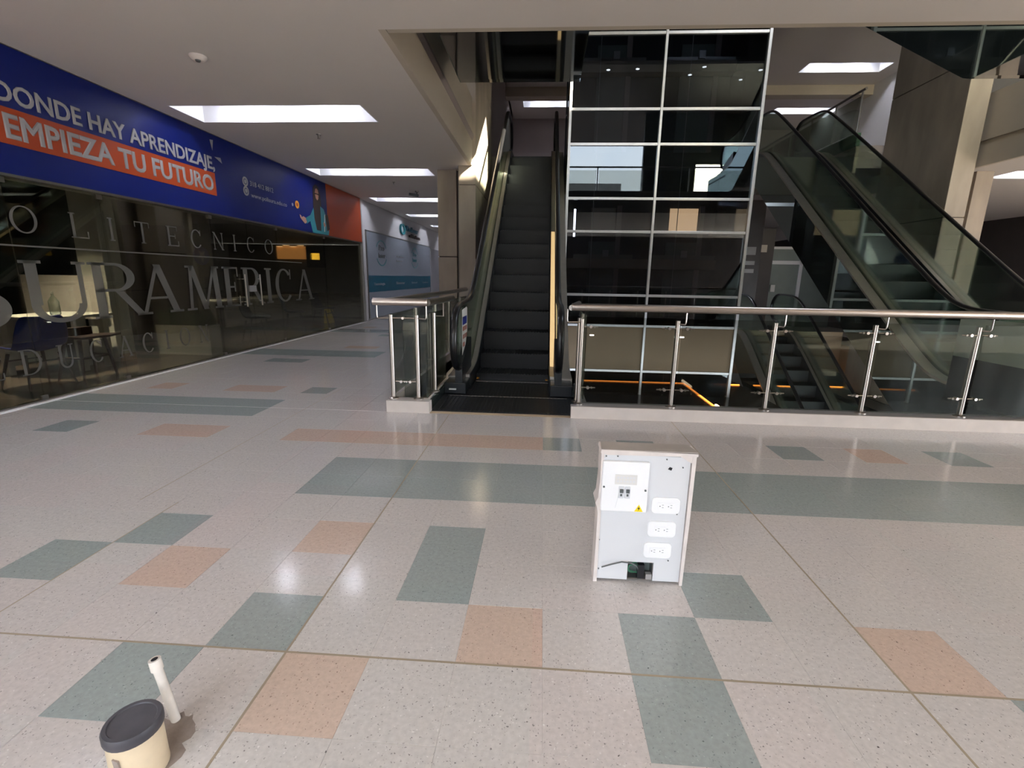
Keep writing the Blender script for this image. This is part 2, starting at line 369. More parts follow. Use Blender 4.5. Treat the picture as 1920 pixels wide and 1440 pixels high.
# ---------------------------------------------------------------- ceilings and slabs
CZ = 3.28; UZ = 4.1; UC = 7.38
LX0, LX1 = -4.66, -2.26
rec = [(LX0, LX1, y, y+.63) for y in (2.75, 6.16, 9.6, 13.05, 16.45, 19.9, 23.3, 26.7)]
recR = [(8.35, 10.7, y, y+.63) for y in (6.16, 9.62, 13.05, 16.45, 19.9)]
recF = [(3.0, 5.4, 16.2, 16.85), (3.0, 5.4, 13.4, 14.0)]
ceiling = struct('ceiling', 'plain off-white plaster ceiling over the corridor')
cb = MB(); ex = lambda rs: [(q[0]-.016, q[1]+.016, q[2]-.016, q[3]+.016) for q in rs]
cells(cb, -4.98, 14, -4.2, 4.40, CZ, CZ+.06, ex(rec)); cells(cb, -4.98, -1.43, 4.40, 34, CZ, CZ+.06, ex(rec))
cells(cb, 7.48, 14, 4.40, 34, CZ, CZ+.06, ex(recR)); cells(cb, -1.43, 7.48, 12.30, 34, CZ, CZ+.06, ex(recF))
cb.build('ceiling_board', M['ceil'], ceiling)
sb = MB()
for x0, x1, y0, y1, zt in ((-4.98, 14, -4.2, 4.39, 3.9), (-14, -1.44, 4.39, 34, UZ), (7.56, 14, 4.39, 11.2, UZ), (6.52, 14, 11.22, 34, UZ), (-1.43, 6.5, 12.32, 34, UZ)):
    sb.box(x0, x1, y0, y1, 3.66, zt)
sb.build('upper_slab', M['lilac'], ceiling)
fa = MB()   # slab edge fascias
fa.box(-1.43, -1.365, 4.40, 9.65, CZ, UZ+.3); fa.box(-1.43, -1.365, 9.65, 9.7, CZ, UZ+.3)
fa.box(7.42, 7.48, 4.40, 9.62, CZ, 3.62); fa.box(7.45, 7.5, 4.40, 9.62, 3.62, 3.70); fa.box(7.42, 7.48, 4.40, 9.62, 3.70, 4.45); fa.box(7.42, 7.48, 9.62, 12.3, CZ, UZ)
fa.box(-1.36, 6.43, 12.22, 12.30, CZ, UZ)
fa.box(-1.36, 7.41, 4.40, 4.46, CZ, 3.9)
fa.build('slab_fascia', M['beige'], ceiling)
MB().prism([(-1.366, 3.70), (-1.335, 3.76), (-1.335, 3.80), (-1.366, 3.80)], 'y', 4.47, 9.62).build('fascia_ledge', M['lilac'], ceiling)
MB().box(6.44, 6.5, 11.2, 26, 3.28, 3.50).box(6.44, 6.5, 11.2, 26, 3.56, 4.08).build('slab_fascia', M['beige'], ceiling)
MB().box(6.46, 6.5, 11.2, 26, 3.50, 3.56).build('fascia_groove', M['joint_dark'], ceiling)
MB().box(6.42, 6.5, 11.2, 26, 4.08, 4.34).build('green_slab_edge', M['greenslab'], ceiling)
# lower-side edge of our own slab (seen across the void) and front edge
wl = struct('wall_lower', 'beige slab band running around the void below floor level')
MB().box(-1.3, 7.42, 12.2, 12.25, -1.0, .1).box(-1.48, VX1, 4.40, 4.46, -.9, -.007).box(VX0-.05, VX0, 4.46, 12.2, -.9, -.007).box(VX1, VX1+.05, 4.46, 12.2, -.9, -.007).build('slab_band', M['beigeband'], wl)
# upper ceilings
uc = struct('ceiling', 'upper floor ceiling seen through the atrium')
recU = [(7.4, 9.7, 15.72, 16.35), (8.2, 10.5, 19.4, 20.05), (-.9, 1.5, 18.6, 19.2), (3.6, 5.4, 18.6, 19.2)]
ub = MB(); cells(ub, -5, 14, 12.3, 34, UC, UC+.06, ex(recU)); cells(ub, -14, -1.365, 4.3, 34, UC, UC+.06, []); cells(ub, 7.42, 14, 4.3, 12.3, UC, UC+.06, [])
ub.build('ceiling_board', M['ceil'], uc); box('dimmed_ceiling_board', M['brownwall'], (-14, 14, -4.2, 4.3, UC, UC+.06), uc)  # near-side board coloured dark to stand in for dim light up there
bmb = MB(); bmb.box(4.35, 4.75, 12.3, 34, UC-.5, UC); bmb.box(-5, 14, 17.3, 17.7, UC-.28, UC); bmb.build('ceiling_beam', M['beige'], uc)
# atrium roof with skylight (the sun comes through it)
rf_ = struct('ceiling', 'atrium roof with a skylight opening')
HX, HY = 3.75, 6.35
rb = MB(); cells(rb, -16, 16, -4.2, 36, 9.3, 9.5, [(4.2, 7.2, 2.9, 6.1)])
rb.box(-16, 16, -4.3, -4.2, UC, 9.5); rb.box(-16, 16, 36, 36.2, -5, 9.5); rb.box(14, 14.2, 4.4, 36, -5, 9.5); rb.box(14, 14.2, -4.2, 4.4, 3.3, 9.5); rb.box(-14.2, -14, -4.2, 36, -5, 9.5)
rb.build('roof_slab', M['brownwall'], rf_)
bw = struct('wall_back', 'dark closed frontage behind the camera'); box('wall_panel', M['brownwall'], (1.1, 9.4, -4.4, -4.2, 0, 3.9), bw)
lf = struct('floor', 'dark lower level floor seen down through the void')
MB().box(-14, 14, -4, 34, -4.3, -4.1).build('floor_slab', M['lower'], lf)

# recessed ceiling lights
def recess(r, z, label, group, dep=.3, lamps=2, first=[None]):
    t = thing('recessed_light', ((r[0]+r[1])/2, (r[2]+r[3])/2, z), label, 'ceiling light', group)
    m = MB(); x0, x1, y0, y1 = r; e = .015
    m.box(x0-e, x0, y0, y1, z, z+dep); m.box(x1, x1+e, y0, y1, z, z+dep); m.box(x0-e, x1+e, y0-e, y0, z, z+dep); m.box(x0-e, x1+e, y1, y1+e, z, z+dep); m.box(x0-e, x1+e, y0-e, y1+e, z+dep, z+dep+.02)
    m.build('recess_box', M['recess'], t)
    for k in range(lamps):
        cx = x0+(x1-x0)*(k+.5)/lamps*.9+.05*(x1-x0); cy = (y0+y1)/2+.05
        MB().lathe(cx, cy, [(.10, z+dep-.03), (.10, z+dep-.001)], 16).build('lamp', M['lamp'], t)
    return t
nm = ['nearest long recessed light in the corridor ceiling, above the camera end', 'large recessed ceiling light beside the blue sign, nearest in view', 'second recessed ceiling light from the front along the corridor', 'third recessed ceiling light from the front along the corridor', 'fourth recessed ceiling light, beyond the third', 'fifth recessed ceiling light, the small far one beside the column', 'sixth recessed ceiling light at the far end of the corridor', 'last recessed ceiling light at the corridor end']
for r, l in zip(rec, nm): recess(r, CZ, l, 'recessed lights in the corridor ceiling')
nm = ['recessed ceiling light out of frame at the right front', 'recessed ceiling light at the right edge beyond the fascia', 'right corridor recessed light behind the brown wall, third back', 'right corridor recessed light, fourth back', 'right corridor recessed light, last']
for r, l in zip(recR, nm): recess(r, CZ, l, 'recessed lights in the right corridor')
for r, l in zip(recF, ['recessed light far under the upper landing, behind the lift tower', 'nearer recessed light under the upper landing, right of the lift tower']): recess(r, CZ, l, 'recessed lights under the upper landing')
for r, l in zip(recU, ['long upper floor recessed light left of the big column', 'smaller upper floor recessed light right of the lift tower', 'upper floor recessed light seen above the central escalator', 'upper floor recessed light hidden behind the lift tower']): recess(r, UC, l, 'recessed lights in the upper ceiling')

# ---------------------------------------------------------------- left: sign band and shop glazing
wl_ = struct('wall_left', 'left corridor wall with white painted part beyond the blue sign')
wb = MB(); wb.box(-5.3, -5.0, 13.35, 34, 0, CZ); wb.box(-5.3, -5.06, -4.2, 13.35, 2.15, CZ)
wb.build('wall_panel', M['white'], wl_)
box('end_trim', M['alu'], (-5.06, -4.94, 13.12, 13.2, 0, CZ), wl_); box('end_trim', M['white'], (-5.06, -4.95, 13.2, 13.4, 0, CZ), wl_)
sg = thing('shop_sign', (-4.98, 5, 2.15), 'long blue shop banner with white lettering and an orange stripe above the shop glass', 'sign')
box('sign_board', M['blue'], (-5.06, -4.94, -2, 13.12, 2.15, 3.272), sg)
box('orange_end_panel', M['orange'], (-5.0, -4.937, 11.07, 13.12, 2.152, 3.27), sg)
box('bottom_trim', M['dsteel'], (-5.0, -4.925, -2, 13.12, 2.125, 2.15), sg); box('top_trim', M['dsteel'], (-5.0, -4.93, -2, 13.12, 3.272, 3.28), sg)
XS = -4.935; ax = (XS, 0, 0)
def lt(name, s, y, z, h, wd, mt, off=.02): return text(name, s, mt, sg, (XS, y, z), (0, 1, 0), (0, 0, 1), h, wd, off, .002)
MB().poly([(XS, 2.0, 2.225), (XS, 7.27, 2.475), (XS, 7.31, 2.766), (XS, 2.0, 2.57)]) # (guide only, not built)
box('orange_stripe', M['orange'], (XS-.004, XS+.001, 2.6, 7.29, 2.415, 2.735), sg)
lt('lettering', 'DONDE HAY APRENDIZAJE,', 4.385, 2.785, .175, 2.925, M['sign_white'], .026)
lt('lettering', 'EMPIEZA TU FUTURO', 4.42, 2.475, .215, 2.82, M['sign_white'], .032)
lt('phone_number', '318 412 8812', 8.17, 2.715, .082, .70, M['sign_grey'], 0)
lt('web_address', 'www.polisura.edu.co', 8.17, 2.535, .075, 1.14, M['sign_grey'], 0)
MB().prism([(7.262, 3.19), (7.335, 3.20), (7.30, 3.05)], 'x', XS-.002, XS+.001).prism([(7.33, 2.97), (7.465, 2.985), (7.49, 2.91)], 'x', XS-.002, XS+.001).build('spark_marks', M['sign_white'], sg)
def disc(y, z, r, mt, name, dx=.001, ry=None):
    n = 24; p = [(y+(ry or r)*math.cos(2*math.pi*k/n), z+r*math.sin(2*math.pi*k/n)) for k in range(n)]
    return MB().prism(p, 'x', XS-.002, XS+dx).build(name, mt, sg)
for zc in (2.757, 2.612):
    disc(8.04, zc, .075, M['sign_white'], 'round_icon'); disc(8.04, zc, .045, M['blue'], 'icon_ring', .002); disc(8.04, zc, .034, M['sign_white'], 'icon_centre', .003)
disc(9.53, 2.61, .03, M['sign_grey'], 'dot'); disc(9.71, 2.635, .075, M['yellow'], 'orange_ball'); disc(9.71, 2.635, .035, M['orange'], 'ball_mark', .002)
def pr(name, pts, mt, dx): return MB().prism(pts, 'x', XS-.001, XS+dx).build(name, mt, sg)
pr('printed_hair', [(10.42,2.95),(10.45,3.1),(10.56,3.17),(10.70,3.12),(10.76,2.95),(10.78,2.75),(10.72,2.5),(10.70,2.22),(10.50,2.22),(10.42,2.45),(10.40,2.7)], M['hair'], .003)
pr('printed_jacket', [(10.36,2.62),(10.47,2.74),(10.56,2.3),(10.66,2.3),(10.72,2.74),(10.88,2.70),(11.0,2.5),(11.06,2.2),(11.05,2.155),(10.3,2.155),(10.22,2.38),(10.04,2.30),(10.02,2.42),(10.24,2.50)], M['teal'], .002)
pr('printed_jacket', [(10.72,2.74),(10.88,2.70),(11.02,2.5),(11.1,2.25),(11.06,2.16),(10.72,2.16)], M['teal'], .004)
pr('printed_face', [(10.50,2.98),(10.54,3.07),(10.60,3.09),(10.66,3.06),(10.68,2.97),(10.65,2.88),(10.60,2.845),(10.54,2.88)], M['skin'], .005)
pr('printed_glasses', [(10.50,2.985),(10.68,2.985),(10.675,2.955),(10.60,2.965),(10.505,2.955)], M['hair'], .006)
pr('printed_hand', [(9.78,2.46),(9.84,2.44),(9.86,2.41),(9.92,2.44),(10.02,2.42),(10.06,2.34),(9.98,2.30),(9.86,2.36),(9.80,2.40)], M['skin'], .004)
pr('printed_hand', [(10.82,2.42),(10.92,2.40),(10.94,2.34),(10.84,2.33)], M['skin'], .007)
pr('printed_book', [(10.94,2.58),(11.08,2.60),(11.14,2.3),(11.0,2.24)], M['hair'], .005)
pr('printed_book_edge', [(10.90,2.58),(10.93,2.6),(10.88,2.22),(10.84,2.22)], M['paper'], .006)

# glazing
win = struct('window_1', 'dark frameless shop glazing with frosted serif lettering')
js = [-4.2, -2, -.2, 1.6, 3.0, 4.33, 5.32, 7.13, 8.02, 8.92, 10.9, 13.12]
for a, b in zip(js, js[1:]): box('glass_pane', M['shopglass'], (-4.99, -4.98, a+.004, b-.004, .02, 2.13), win)
box('bottom_channel', M['dsteel'], (-5.02, -4.955, -4.2, 13.12, 0, .02), win); box('floor_strip', M['white'], (-4.955, -4.90, -4.2, 13.12, 0, .006), win)
for y in (4.33, 5.32, 7.13, 8.92, 10.9):
    box('patch_fitting', M['dsteel'], (-5.0, -4.97, y-.03, y+.03, .02, .06), win); box('patch_fitting', M['dsteel'], (-5.0, -4.97, y-.03, y+.03, 2.07, 2.12), win)
for y, x in ((7.77, -4.94), (8.2, -4.94), (7.70, -5.06)):
    MB().tube([(x, y, .74), (x, y, 1.27)], .012, 10).tube([(x, y, .82), (-4.985, y, .82)], .008, 8).tube([(x, y, 1.19), (-4.985, y, 1.19)], .008, 8).build('door_handle', M['steel'], win, True)
box('door_lock', M['alu'], (-5.0, -4.965, 7.93, 8.11, .98, 1.08), win)
XG = -4.9785
def ell(cy, cz, ry, rz, a0, a1, thick, thin, n=28):
    """ring section whose sides are thick and whose top and bottom are thin"""
    o = []; q = []
    for k in range(n+1):
        t = R(a0+(a1-a0)*k/n); o.append((cy+ry*math.cos(t), cz+rz*math.sin(t))); q.append((cy+(ry-thick)*math.cos(t), cz+(rz-thin)*math.sin(t)))
    return o, q
def ring(m, cy, cz, ry, rz, a0, a1, thick, thin, x0=XG, x1=XG+.0015):
    o, q = ell(cy, cz, ry, rz, a0, a1, thick, thin)
    for k in range(len(o)-1): m.prism([o[k], o[k+1], q[k+1], q[k]], 'x', x0, x1)
def letter(ch, y, z, w_, h, T1=None):
    m = MB(); A = T1 or h*.155; B = h*.045; S = h*.08
    def bar(y0, y1, z0, z1): m.prism([(y+y0, z+z0), (y+y1, z+z0), (y+y1, z+z1), (y+y0, z+z1)], 'x', XG, XG+.0015)
    def stem(c, t=None, serif=True):
        t = t or A; bar(c-t/2, c+t/2, 0, h)
        if serif: bar(c-t/2-S, c+t/2+S, 0, B); bar(c-t/2-S, c+t/2+S, h-B, h)
    def dia(a, b, t, z0=0, z1=h): m.prism([(y+a-t/2, z+z0), (y+a+t/2, z+z0), (y+b+t/2, z+z1), (y+b-t/2, z+z1)], 'x', XG, XG+.0015)
    if ch == 'I': stem(w_/2)
    elif ch == 'L': stem(A/2+S); bar(S, w_, 0, B); bar(w_-B, w_, 0, h*.28)
    elif ch == 'T': stem(w_/2); bar(0, w_, h-B, h); bar(0, B, h*.75, h); bar(w_-B, w_, h*.75, h)
    elif ch == 'E': stem(A/2+S); bar(S, w_, 0, B); bar(S, w_*.95, h-B, h); bar(S+A, w_*.75, h*.5-B/2, h*.5+B/2); bar(w_-B, w_, 0, h*.26); bar(w_*.95-B, w_*.95, h*.76, h); bar(w_*.75-B, w_*.75, h*.38, h*.62)
    elif ch == 'O': ring(m, y+w_/2, z+h/2, w_/2, h/2, 0, 360, A, B)
    elif ch == 'C': ring(m, y+w_/2, z+h/2, w_/2, h/2, 40, 320, A, B); bar(w_*.84, w_*.9, h*.68, h*.98)
    elif ch == 'D': stem(A/2+S); ring(m, y+w_*.4, z+h/2, w_*.6, h/2, -90, 90, A, B); bar(S, w_*.42, 0, B); bar(S, w_*.42, h-B, h)
    elif ch == 'U':
        bar(S, S+A, h*.3, h); bar(w_-S-A*.5, w_-S, h*.3, h); bar(0, 2*S+A, h-B, h); bar(w_-2*S-A*.5, w_, h-B, h)
        ring(m, y+w_/2, z+h*.3, w_/2-S, h*.3, 180, 360, A*.8, B*1.6)
    elif ch == 'R':
        stem(A/2+S); ring(m, y+w_*.45, z+h*.74, w_*.38, h*.26, -90, 90, A, B); bar(S, w_*.46, h*.48, h*.48+B); bar(S, w_*.46, h-B, h); dia(w_*.9, w_*.5, A, 0, h*.48); bar(w_*.84, w_*1.02, 0, B)
    elif ch == 'A':
        dia(w_*.15, w_*.5, A*.5); dia(w_*.85, w_*.5, A); bar(w_*.25, w_*.72, h*.3, h*.3+B); bar(0, w_*.3, 0, B); bar(w_*.68, w_, 0, B)
    elif ch == 'M':
        dia(w_*.12, w_*.18, A*.5); dia(w_*.88, w_*.82, A); dia(w_*.5, w_*.2, A*.9); dia(w_*.5, w_*.8, A*.45); bar(0, w_*.25, 0, B); bar(w_*.75, w_, 0, B); bar(w_*.05, w_*.25, h-B, h); bar(w_*.75, w_*.95, h-B, h)
    elif ch == 'S':
        ring(m, y+w_/2, z+h*.74, w_*.42, h*.26, 30, 270, A*.8, B*1.4); ring(m, y+w_/2, z+h*.27, w_*.5, h*.27, -150, 90, A*.9, B*1.4)
    elif ch == 'N': stem(S+A*.3, A*.45); stem(w_-S-A*.3, A*.45); dia(w_-S-A*.3, S+A*.3, A)
    elif ch == 'P': stem(A/2+S); ring(m, y+w_*.45, z+h*.72, w_*.45, h*.28, -90, 90, A, B); bar(S, w_*.46, h*.44, h*.44+B); bar(S, w_*.46, h-B, h)
    return m.build('frosted_letter', M['letter'], win)
for ch, y, w_ in [('P',3.95,.2),('O',4.34,.25),('L',4.92,.2),('I',5.36,.1),('T',5.74,.22),('E',6.24,.2),('C',6.68,.22),('N',7.14,.24),('I',7.6,.1),('C',7.98,.22),('O',8.5,.26)]: letter(ch, y, 1.63, w_, .255, .03)
for ch, y, w_ in [('S',3.74,.46),('U',4.33,.68),('R',5.03,.72),('A',5.60,.77),('M',6.44,.78),('E',7.26,.40),('R',7.74,.6),('I',8.42,.2),('C',8.74,.62),('A',9.45,.78)]: letter(ch, y, .76, w_, .62, .115)
for ch, y, w_ in [('E',3.86,.16),('D',4.17,.2),('U',4.53,.18),('C',4.89,.17),('A',5.24,.21),('C',5.6,.18),('I',5.97,.06),('O',6.22,.2),('N',6.6,.2)]: letter(ch, y, .285, w_, .25, .028)
box('frosted_line', M['letter'], (XG, XG+.0015, 3.7, 9.8, 1.505, 1.52), win)

# shop interior
si = struct('wall_left', 'dim shop interior shell behind the glazing')
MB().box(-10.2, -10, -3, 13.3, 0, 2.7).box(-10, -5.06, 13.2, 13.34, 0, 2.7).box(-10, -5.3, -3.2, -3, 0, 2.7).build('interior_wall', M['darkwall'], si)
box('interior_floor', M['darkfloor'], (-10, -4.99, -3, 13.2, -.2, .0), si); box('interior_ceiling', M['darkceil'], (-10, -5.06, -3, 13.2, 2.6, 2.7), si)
box('dark_doorway_panel', M['black'], (-7.67, -6.5, 8.56, 8.6, .0, 2.1), si); box('partition', M['darkwall'], (-9.98, -6.42, 8.6, 8.7, 0, 2.6), si)
box('partition', M['black'], (-9.98, -6.52, 6.5, 6.6, 0, 2.6), si)
t = thing('shop_pillar', (-6.35, 6.5, 0), 'white pillar inside the shop just right of the white desk', 'pillar')
box('shaft', M['offwhite'], (-6.5, -6.12, 6.44, 6.74, 0, 2.6), t, .01); box('base', M['terra_tile'], (-6.12, -6.10, 6.46, 6.72, 0, .1), t)
t = thing('white_desk', (-6.3, 5.5, .002), 'white shop desk with square legs behind the dark stool', 'desk')
box('desk_top', M['offwhite'], (-6.65, -5.85, 5.3, 6.2, .70, .735), t, .004)
for x, y in ((-6.0, 5.78), (-5.98, 6.13), (-6.3, 6.13), (-6.58, 5.38)): box('leg', M['offwhite'], (x-.04, x+.04, y-.04, y+.04, 0, .70), t, .004)
box('side_panel', M['offwhite'], (-6.62, -6.6, 5.4, 6.15, .1, .7), t)
t = thing('glass_bottle', (-6.1, 5.35, .735), 'clear glass bottle standing on the white desk', 'bottle')
MB().lathe(-6.15, 5.68, [(.05,.737),(.055,.75),(.055,.90),(.03,.95),(.014,.97),(.014,1.0)], 16).build('bottle_body', M['balglass'], t, True)
MB().lathe(-6.15, 5.68, [(.018,1.0),(.018,1.03)], 12).build('bottle_cap', M['offwhite'], t)
t = thing('picture_board', (-6.8, 5.0, .735), 'pale beige board leaning behind the bottle on the white desk', 'board')
box('board', M['gypsum'], (-7.4, -6.16, 6.38, 6.41, .62, 1.22), t); box('board_edge', M['brownwall'], (-7.4, -7.34, 6.37, 6.38, .62, 1.22), t)
def shell_chair(name, x, y, rz, label, seatm, legm, h=.44, group=None):
    t = thing(name, (x, y, 0), label, 'chair', group)
    m = MB(); prof = [(-.24, h-.01), (-.2, h+.015), (0, h), (.14, h), (.21, h+.05), (.26, h+.2), (.29, h+.36), (.295, h+.40)]; ws = [.17, .22, .25, .26, .27, .27, .23, .19]; nx = 7
    for (a, b), w1 in zip(prof, ws):
        for k in range(nx):
            u = -1+2*k/(nx-1); m.v.append((x+w1*u, y-a+.07*u*u*(1 if a > .1 else 0), b+.05*u*u*(1 if a < .2 else .2)))
    for i in range(len(prof)-1):
        for k in range(nx-1): q = i*nx+k; m.f.append((q, q+1, q+nx+1, q+nx))
    o = m.build('seat_shell', seatm, t, True); md = o.modifiers.new('s', 'SOLIDIFY'); md.thickness = .018; md = o.modifiers.new('v', 'SUBSURF'); md.levels = 1; md.render_levels = 1
    for sx in (-1, 1):
        for sy in (-1, 1): MB().tube([(x+sx*.16, y+sy*.13, h-.02), (x+sx*.23, y+sy*.22, 0)], [.018, .011], 8).build('leg', legm, t)
    MB().tube([(x-.18, y-.16, h-.1), (x+.18, y-.16, h-.1)], .009, 6).tube([(x-.18, y+.16, h-.1), (x+.18, y+.16, h-.1)], .009, 6).build('stretcher', legm, t)
    t.rotation_euler.z = rz
    return t
shell_chair('shell_chair', -5.68, 4.92, R(80), 'bright blue shell chair with dark legs at the white desk', M['navyplastic'], M['dwood'], .40)
g = 'dark blue chairs along the reception desk'
shell_chair('shell_chair', -5.55, 8.95, R(-75), 'dark blue chair nearest the door handles at the reception desk', M['darkblue'], M['black'], .42, g)
shell_chair('shell_chair', -5.6, 10.5, R(-60), 'middle dark blue chair of three at the reception desk', M['darkblue'], M['black'], .42, g)
shell_chair('shell_chair', -5.55, 11.85, R(-90), 'farthest dark blue chair at the end of the reception desk', M['darkblue'], M['black'], .42, g)
t = thing('wooden_stool', (-5.38, 5.36, 0), 'dark wooden stool with pointed seat and splayed legs inside the shop', 'stool')
MB().prism([(-5.62, 5.22), (-5.36, 5.18), (-5.3, 5.5), (-5.38, 5.74), (-5.62, 5.58)], 'z', .50, .525).build('seat', M['dwood'], t)
MB().prism([(-5.64, 5.28), (-5.56, 5.28), (-5.56, 5.54), (-5.64, 5.54)], 'z', .525, .62).build('low_back', M['dwood'], t)
for a, b in (((-5.36, 5.16), (-5.365, 5.14)), ((-5.33, 5.45), (-5.38, 5.60)), ((-5.58, 5.2), (-5.70, 5.15)), ((-5.56, 5.5), (-5.68, 5.62))): MB().tube([(*a, .50), (*b, 0)], [.022, .014], 8).build('leg', M['dwood'], t)
MB().tube([(-5.36, 5.15, .28), (-5.66, 5.16, .28)], .014, 6).tube([(-5.36, 5.51, .28), (-5.64, 5.55, .28)], .014, 6).tube([(-5.36, 5.15, .28), (-5.36, 5.52, .28)], .014, 6).build('stretcher', M['dwood'], t)
t = thing('planter_box', (-5.7, 7.3, 0), 'long pale planter box with green plants behind the shop glass', 'planter')
box('planter', M['offwhite'], (-6.1, -5.22, 7.15, 7.42, 0, .47), t, .005); box('soil', M['soil'], (-6.08, -5.24, 7.17, 7.40, .46, .475), t)
m = MB()
for k in range(900):
    x, y = random.uniform(-6.07, -5.25), random.uniform(7.18, 7.39); h = random.uniform(.12, .30); dx, dy = random.uniform(-.07, .07), random.uniform(-.07, .07)
    m.poly([(x-.008, y, .47), (x+.008, y, .47), (x+dx*.5+.006, y+dy*.5, .47+h*.6), (x+dx, y+dy, .47+h)])
tag(m.build('foliage', M['leaf'], t), kind='stuff')
t = thing('reception_desk', (-6.7, 11, 0), 'long white reception desk at the back of the shop', 'desk')
box('desk_top', M['offwhite'], (-7.05, -6.3, 8.9, 12.9, .70, .74), t, .004); box('front_panel', M['offwhite'], (-6.42, -6.38, 9.3, 12.9, .2, .70), t)
box('end_frame', M['offwhite'], (-6.95, -6.32, 8.86, 8.92, .0, .70), t); box('dark_inset', M['black'], (-6.88, -6.39, 8.85, 8.87, .06, .66), t)
t = thing('wall_emblem', (-7.78, 7.9, 1.6), 'round blue emblem with a pale star on the shop back wall', 'emblem')
n = 24; MB().prism([(8.55+.2*math.cos(2*math.pi*k/n), 1.58+.165*math.sin(2*math.pi*k/n)) for k in range(n)], 'x', -6.22, -6.2).build('disc', M['navyplastic'], t)
MB().prism([(8.55+(.13 if k % 2 else .05)*math.cos(2*math.pi*k/10+.3), 1.58+(.12 if k % 2 else .05)*math.sin(2*math.pi*k/10+.3)) for k in range(10)], 'x', -6.2, -6.195).build('star', M['sign_grey'], t)
MB().tube([(-6.21, 8.55, 1.74), (-6.21, 8.55, 2.6)], .004, 5).build('hanger', M['dsteel'], t)
t = thing('wall_lettering', (-9.9, 9, 1.9), 'dim blue name lettering on the shop back wall', 'sign')
text('lettering', 'SURAMERICANA', M['navyplastic'], t, (-9.97, 11.2, 1.95), (0, 1, 0), (0, 0, 1), .2, 1.9, .02)
t = thing('amber_display', (-9.0, 13.1, 2.0), 'glowing amber shelf display at the back of the shop', 'display')
box('lit_panel', M['amber'], (-7.35, -6.5, 13.12, 13.16, 1.68, 2.02), t)
for k in range(4): box('shelf_light', M['warmpanel'], (-7.33+.2*k, -7.16+.2*k, 13.08, 13.10, 2.0+.03*(k % 2), 2.02+.03*(k % 2)), t)
t = thing('television', (-6.7, 13.0, 1.9), 'black wall television with a small yellow picture at the back of the shop', 'television')
box('screen_body', M['black'], (-6.47, -5.94, 13.02, 13.08, 1.46, 2.02), t); box('picture', M['yellowlit'], (-6.31, -6.1, 13.01, 13.02, 1.67, 1.84), t); box('wall_bracket', M['black'], (-6.3, -6.1, 13.08, 13.2, 1.65, 1.8), t)
t = thing('caution_sign', (-5.75, 11.3, 0), 'yellow folding caution sign on the shop floor', 'sign')
MB().prism([(-5.86, 0), (-5.66, 0), (-5.70, .45), (-5.82, .45)], 'y', 12.5, 12.515).build('front_leaf', M['bubble'], t); MB().prism([(-5.86, 0), (-5.66, 0), (-5.70, .45), (-5.82, .45)], 'y', 12.7, 12.715).build('rear_leaf', M['bubble'], t)
t = thing('monitor', (-6.8, 9.8, .74), 'black computer monitor on the reception desk', 'monitor'); box('screen', M['black'], (-6.9, -6.86, 9.5, 10.0, .86, 1.2), t); box('stand', M['black'], (-6.92, -6.84, 9.7, 9.8, .74, .9), t); box('base', M['black'], (-7.0, -6.78, 9.64, 9.86, .74, .75), t)
t = thing('spotlight', (-6.5, 8.0, 2.6), 'small round ceiling spotlight glowing inside the shop', 'ceiling light')
MB().lathe(-6.3, 9.2, [(.07, 2.6), (.07, 2.52), (.06, 2.52), (.06, 2.59)], 12).build('housing', M['dsteel'], t); MB().lathe(-6.3, 9.2, [(.035, 2.56), (.035, 2.57)], 12).build('lamp', M['lamphot'], t)
t = thing('spotlight', (-6.0, 4.2, 2.6), 'unseen ceiling spotlight added above the white desk to light the shop interior', 'ceiling light')
MB().lathe(-6.2, 5.35, [(.10, 2.6), (.10, 2.42), (.09, 2.42), (.09, 2.58)], 16).build('housing', M['dsteel'], t); MB().lathe(-6.2, 5.35, [(.055, 2.54), (.055, 2.55)], 12).build('lamp', M['lamphot'], t)  # added lamp, brightens the near end of the shop

# far shop front beyond the sign
t = thing('clinic_shopfront', (-4.98, 17, 0), 'grey frosted shop window with a teal band on the left wall beyond the blue sign', 'shopfront')
box('frosted_panel', M['greyfilm'], (-5.0, -4.975, 13.57, 21.2, .05, 2.50), t); box('teal_band', M['tealfilm'], (-4.975, -4.968, 13.57, 21.2, .80, 1.27), t)
box('panel_edge', M['dsteel'], (-4.99, -4.965, 13.53, 13.57, .05, 2.52), t); box('panel_edge', M['dsteel'], (-4.99, -4.965, 13.53, 21.2, 2.5, 2.52), t)
for y0, z0, s, h, wd, mt in [(14.55, 2.02, 'Pro', .16, .5, 'cable'), (14.5, 1.8, 'laser', .15, .62, 'cable'), (16.3, 1.88, 'depilacion', .07, .9, 'sign_grey'), (16.3, 1.74, 'laser', .07, .7, 'sign_grey'), (18.4, 2.0, 'Pro', .16, .5, 'teal'), (18.35, 1.8, 'laser', .15, .6, 'teal'), (14.0, .99, 'Tecnologia', .08, 1.0, 'sign_grey'), (16.2, .99, 'Bienestar', .09, 1.0, 'sign_white'), (18.1, .99, 'Salud', .07, .8, 'sign_grey'), (19.8, .99, 'Confianza', .06, .9, 'sign_grey')]:
    text('lettering', s, M[mt], t, (-4.966, y0, z0), (0, 1, 0), (0, 0, 1), h, wd, .01, .002)
for yc in (14.8, 18.65):
    m = MB(); ring(m, yc, 1.96, .5, .36, 25, 155, .04, .03, -4.968, -4.965); ring(m, yc, 1.92, .5, .36, 205, 335, .04, .03, -4.968, -4.965); m.build('logo_ring', M['teal'], t)
box('lilac_poster', M['sign_grey'], (-5.0, -4.97, 21.3, 23, .1, 2.45), t)
t = thing('channel_letter_sign', (-4.95, 18, 2.9), 'teal and dark raised lettering on the white wall above the grey shop window', 'sign')
